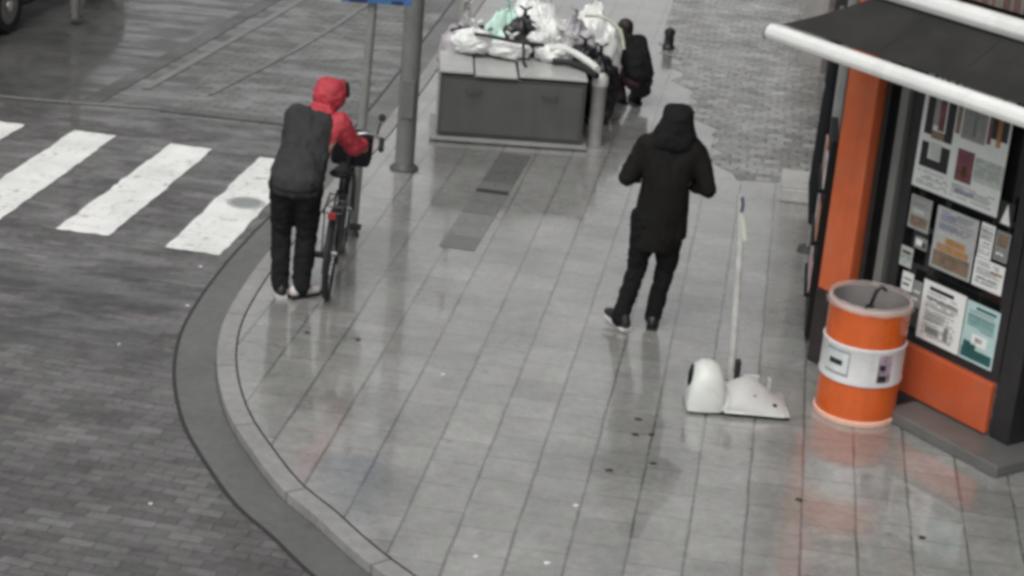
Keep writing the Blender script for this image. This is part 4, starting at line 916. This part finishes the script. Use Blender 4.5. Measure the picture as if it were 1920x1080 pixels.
MB().box(-0.03, 0.03, -0.285, -0.268, 0.70, 0.75).build('rear_light', mat('red_reflector', (0.25, 0.02, 0.02), 0.25), bk, bevel=0.005, smooth=False)
cg = MB().box(0.045, 0.060, -0.02, 0.56, 0.265, 0.375).build('chain_guard', fr_m, bk, bevel=0.006, smooth=False)
for sx, a in ((1, 0.5), (-1, 0.5 + math.pi)):
    e = BB + V((sx * 0.075, math.cos(a) * 0.165, math.sin(a) * 0.165))
    cr_ = MB().tube([BB + V((sx * 0.07, 0, 0)), e], 0.009, 8).build('crank', chrome, bk)
    MB().box(e.x + (0 if sx > 0 else -0.09), e.x + (0.09 if sx > 0 else 0), e.y - 0.045, e.y + 0.045, e.z - 0.012, e.z + 0.012).build('pedal', blk, cr_, bevel=0.004, smooth=False)

# --- person pushing the bicycle
pc = thing('person', 'person in a red hood and dark body warmer pushing the bicycle away', 'person', (-1.625, 13.585, 0), -PBY)
red = mat('red_hoodie', (0.40, 0.036, 0.052), 0.7, var=0.2, scale=6, bump=0.3); vest = mat('dark_body_warmer', (0.036, 0.037, 0.038), 0.8, spec=0.2, var=0.3, scale=5, bump=0.4)
LH, LK, LA = V((-0.085, -0.03, 0.86)), V((-0.11, 0.03, 0.47)), V((-0.085, -0.05, 0.09))
RH, RK, RA = V((0.085, -0.03, 0.86)), V((0.075, 0.05, 0.47)), V((0.07, -0.03, 0.09))
SHL, SHR = V((-0.09, 0.28, 1.30)), V((0.225, 0.30, 1.27)); EL, ER = V((-0.12, 0.44, 1.08)), V((0.315, 0.42, 1.07)); WL, WR = V((0.03, 0.58, 1.06)), V((0.345, 0.60, 1.04))
HC = V((0.125, 0.43, 1.425))
b = MB(); T = head(b, HC, R(-55), 0.35)
b.chain([(HC - V((0, 0.03, 0.06)), 0.05), (V((0.07, 0.30, 1.30)), 0.06)])
b.hull([(SHL, 0.05), (SHR, 0.05), (V((0.02, 0.12, 1.07)), (0.11, 0.06, 0.08)), (V((0, -0.01, 0.9)), (0.12, 0.08, 0.08))])
b.chain([(SHL, 0.045), (EL, 0.036), (WL, 0.026)]); b.chain([(SHR, 0.045), (ER, 0.036), (WR, 0.026)])
b.chain([(LH, 0.075), (LK, 0.05), (LA, 0.035)]); b.chain([(RH, 0.075), (RK, 0.05), (RA, 0.035)])
hand(b, WL, (0.1, 0.9, -0.15), (0, 0, -1), -1, 0.75); hand(b, WR, (-0.1, 0.9, -0.2), (0, 0, -1), 1, 0.75)
b.blob('body', skin, pc, 0.0075, 3); face(pc, T)
b = MB()
for S_, E_, W_ in ((SHL, EL, WL), (SHR, ER, WR)): b.chain([(S_, 0.085), (E_, 0.068), (E_.lerp(W_, 0.86), 0.050)], 12)
b.hull([(SHL, 0.07), (SHR, 0.07), (V((0.03, 0.15, 1.07)), (0.14, 0.09, 0.07))], 12)
b.blob('hoodie', red, pc, 0.010, 2, fold=0.013, fold_size=0.08, seed=5)
b = MB().hull([(HC + V((-0.012, -0.02, 0.02)), (0.122, 0.128, 0.122))], 16).hull([(HC + V((-0.03, -0.06, -0.075)), 0.075), (V((0.07, 0.29, 1.35)), (0.115, 0.07, 0.045))], 14)
b.hull([(HC + V((-0.05, -0.02, 0.10)), 0.055), (HC + V((0.05, 0.05, 0.07)), 0.06)], 12)
hd = b.blob('hood', red, pc, 0.010, 2, fold=0.012, fold_size=0.075, seed=6)
MB().hull([(HC + V((0.075, 0.055, 0.075)), (0.045, 0.05, 0.045)), (HC + V((0.095, 0.06, 0.02)), (0.03, 0.03, 0.03))], 12).blob('hair', mat('dark_hair', (0.02, 0.014, 0.011), 0.6), pc, 0.008, 2, fold=0.006, fold_size=0.03, seed=7)
b = MB().hull([(SHL + V((0.012, -0.035, 0.0)), 0.095), (V((0.115, 0.255, 1.27)), 0.085), (V((0.015, 0.10, 1.06)), (0.185, 0.135, 0.11))], 14)
b.hull([(V((0.015, 0.10, 1.06)), (0.188, 0.14, 0.11)), (V((-0.01, -0.02, 0.92)), (0.195, 0.145, 0.08)), (V((0.0, -0.04, 0.83)), (0.19, 0.145, 0.05))], 14)
b.blob('body_warmer', vest, pc, 0.011, 2, fold=0.014, fold_size=0.09, seed=8, drape=0.5)
b = MB().chain([(LH, 0.115), (LK, 0.076), (LA, 0.066)], 12).chain([(RH, 0.115), (RK, 0.078), (RA, 0.068)], 12).hull([(LH, 0.115), (RH, 0.115)], 12)
b.blob('trousers', mat('charcoal_trousers', (0.011, 0.011, 0.0125), 0.85, spec=0.2, var=0.35, scale=6, bump=0.3), pc, 0.011, 2, fold=0.012, fold_size=0.08, seed=9)
wsh = mat('pale_sneaker', (0.55, 0.50, 0.48), 0.5, var=0.2)
shoe(pc, V((-0.085, -0.035, 0.0)), R(24), sh_m, wsole, pitch=R(0)); shoe(pc, V((0.07, -0.02, 0.0)), R(-42), wsh, blk)

vs_ = mat('warmer_seam', (0.010, 0.010, 0.010), 0.9)
MB().tube(catmull3([(-0.15, 0.12, 1.22), (-0.06, 0.075, 1.21), (0.05, 0.072, 1.205), (0.16, 0.13, 1.20)]), 0.007, 6).build('yoke_seam', vs_, pc)
MB().tube(catmull3([(-0.20, -0.06, 0.875), (-0.10, -0.165, 0.87), (0.0, -0.19, 0.868), (0.10, -0.165, 0.87), (0.19, -0.06, 0.875)]), 0.009, 6).build('hem_cord', vs_, pc)
# --- person crouching by the heap
pq = thing('person', 'person in dark jacket and maroon trousers crouching at the end of the bag heap', 'person', (1.06, 20.2, 0), R(34))
pq.scale = (0.86, 0.86, 0.93)
jk = mat('black_jacket', (0.013, 0.012, 0.013), 0.75, spec=0.2, var=0.35, scale=6, bump=0.4); mar = mat('maroon_trousers', (0.06, 0.022, 0.032), 0.75, var=0.3, scale=6)
LH, LK, LA = V((-0.085, -0.16, 0.30)), V((-0.12, 0.22, 0.44)), V((-0.10, 0.02, 0.09)); RH, RK, RA = V((0.085, -0.16, 0.30)), V((0.13, 0.20, 0.42)), V((0.11, -0.02, 0.09))
SHL, SHR = V((-0.16, 0.10, 0.68)), V((0.16, 0.10, 0.68)); EL, ER = V((-0.22, 0.26, 0.50)), V((0.20, 0.28, 0.50)); WL, WR = V((-0.13, 0.42, 0.56)), V((0.10, 0.45, 0.60)); HC = V((0, 0.25, 0.80))
b = MB(); T = head(b, HC, R(8), 0.45)
b.chain([(HC - V((0, 0.04, 0.05)), 0.05), (V((0, 0.12, 0.70)), 0.06)]); b.hull([(SHL, 0.05), (SHR, 0.05), (V((0, -0.1, 0.42)), (0.14, 0.09, 0.08))])
for q in ((SHL, EL, WL), (SHR, ER, WR)): b.chain(list(zip(q, (0.045, 0.036, 0.026))))
for q in ((LH, LK, LA), (RH, RK, RA)): b.chain(list(zip(q, (0.075, 0.05, 0.035))))
hand(b, WL, (0.1, 0.9, -0.1), (0, 0, -1), -1); hand(b, WR, (-0.1, 0.9, -0.1), (0, 0, -1), 1)
b.blob('body', skin, pq, 0.0075, 3); face(pq, T)
b = MB().hull([(SHL, 0.085), (SHR, 0.085), (V((0, -0.06, 0.52)), (0.20, 0.15, 0.12))], 14).hull([(V((0, -0.06, 0.52)), (0.20, 0.15, 0.12)), (V((0, -0.17, 0.36)), (0.20, 0.13, 0.10))], 14).hull([(V((0, -0.17, 0.36)), (0.18, 0.11, 0.09)), (V((0, -0.22, 0.16)), (0.15, 0.05, 0.05))], 12)
for S_, E_, W_ in ((SHL, EL, WL), (SHR, ER, WR)): b.chain([(S_, 0.082), (E_, 0.066), (W_, 0.048)], 12)
b.blob('jacket', jk, pq, 0.013, 3, fold=0.012, fold_size=0.09, seed=11)
MB().hull([(HC + V((0, -0.03, 0.045)), (0.096, 0.10, 0.088)), (HC + V((0, -0.07, -0.03)), (0.08, 0.06, 0.06))], 14).blob('hair', mat('dark_hair', (0.02, 0.014, 0.011), 0.6), pq, 0.010, 2, fold=0.007, fold_size=0.03, seed=12)
MB().chain([(LH, 0.11), (LK, 0.078), (LA, 0.062)], 12).chain([(RH, 0.11), (RK, 0.078), (RA, 0.062)], 12).hull([(LH, 0.11), (RH, 0.11)], 12).blob('trousers', mar, pq, 0.012, 3, fold=0.008, fold_size=0.08, seed=13)
shoe(pq, V((-0.10, 0.03, 0)), R(8), sh_m, blk); shoe(pq, V((0.11, -0.01, 0)), R(-8), sh_m, blk)

# ------------------------------------------------------------------ parked dark car (far left, mostly outside the picture)
CY = math.atan2(0.85, 4.3)
pk = thing('parked_car', 'black parked car at the far left with its silver hub cap just in view', 'car', (-6.42, 22.6, ZR), -CY)
cb = mat('car_black_paint', (0.012, 0.012, 0.014), 0.2, coat=0.6, var=0.2)
prof = [(-2.05, 0.30), (-2.1, 0.55), (-2.08, 0.80), (-1.95, 0.95), (-1.55, 1.38), (-0.9, 1.46), (0.1, 1.44), (0.85, 1.02), (1.7, 0.88), (2.02, 0.72), (2.08, 0.50), (2.0, 0.28), (1.62, 0.22), (-1.6, 0.22)]
def carring(x, ins, top): return [V((x, y, z if z < 1.0 else 1.0 + (z - 1.0) * top)) for y, z in [(y * ins, z) for y, z in prof]]
MB().rings([carring(-0.80, 0.97, 0.2), carring(-0.82, 0.99, 0.35), carring(-0.62, 1.0, 1.0), carring(0.62, 1.0, 1.0), carring(0.82, 0.99, 0.35), carring(0.80, 0.97, 0.2)]).build('body', cb, pk, auto=30)
for sx in (-1, 1):
    for y in (-1.3, 1.28):
        T = Matrix.Translation((sx * 0.80, y, 0.31)) @ Matrix.Rotation(R(90), 4, 'Y')
        wq = MB().lathe([(0.20, -0.09), (0.29, -0.10), (0.31, -0.07), (0.31, 0.07), (0.29, 0.10), (0.20, 0.09)], 32, T).build('wheel', tyre_m, pk)
        MB().lathe([(0.001, sx * 0.10), (0.05, sx * 0.105), (0.06, sx * 0.085), (0.20, sx * 0.09)], 28, T).build('hub_cap', chrome, wq)
        MB().lathe([(0.001, sx * 0.107), (0.062, sx * 0.104)], 20, T).build('hub_centre', mat('hub_white', (0.6, 0.6, 0.6), 0.3), wq)
    MB().rings([[V((sx * (0.765 if z < 1.2 else 0.655), y, z)) for y, z in ((-1.45, 1.02), (-1.25, 1.33), (-0.25, 1.38), (-0.25, 1.02))], [V((sx * (0.79 if z < 1.2 else 0.68), y, z)) for y, z in ((-1.45, 1.02), (-1.25, 1.33), (-0.25, 1.38), (-0.25, 1.02))]]).build('side_window', glass, pk, smooth=False)
    MB().box(sx * 0.62 - 0.12, sx * 0.62 + 0.12, -2.10, -2.02, 0.68, 0.82).build('tail_light', mat('tail_red', (0.2, 0.01, 0.01), 0.2), pk, bevel=0.01, smooth=False)
    MB().box(sx * 0.58 - 0.14, sx * 0.58 + 0.14, 1.94, 2.03, 0.62, 0.76).build('headlight', mat('lamp_glass', (0.5, 0.5, 0.5), 0.1), pk, bevel=0.01, smooth=False)
MB().box(-0.78, 0.78, -2.17, -2.03, 0.34, 0.52).build('bumper', mat('bumper_black', (0.02, 0.02, 0.02), 0.5), pk, bevel=0.02, smooth=False)
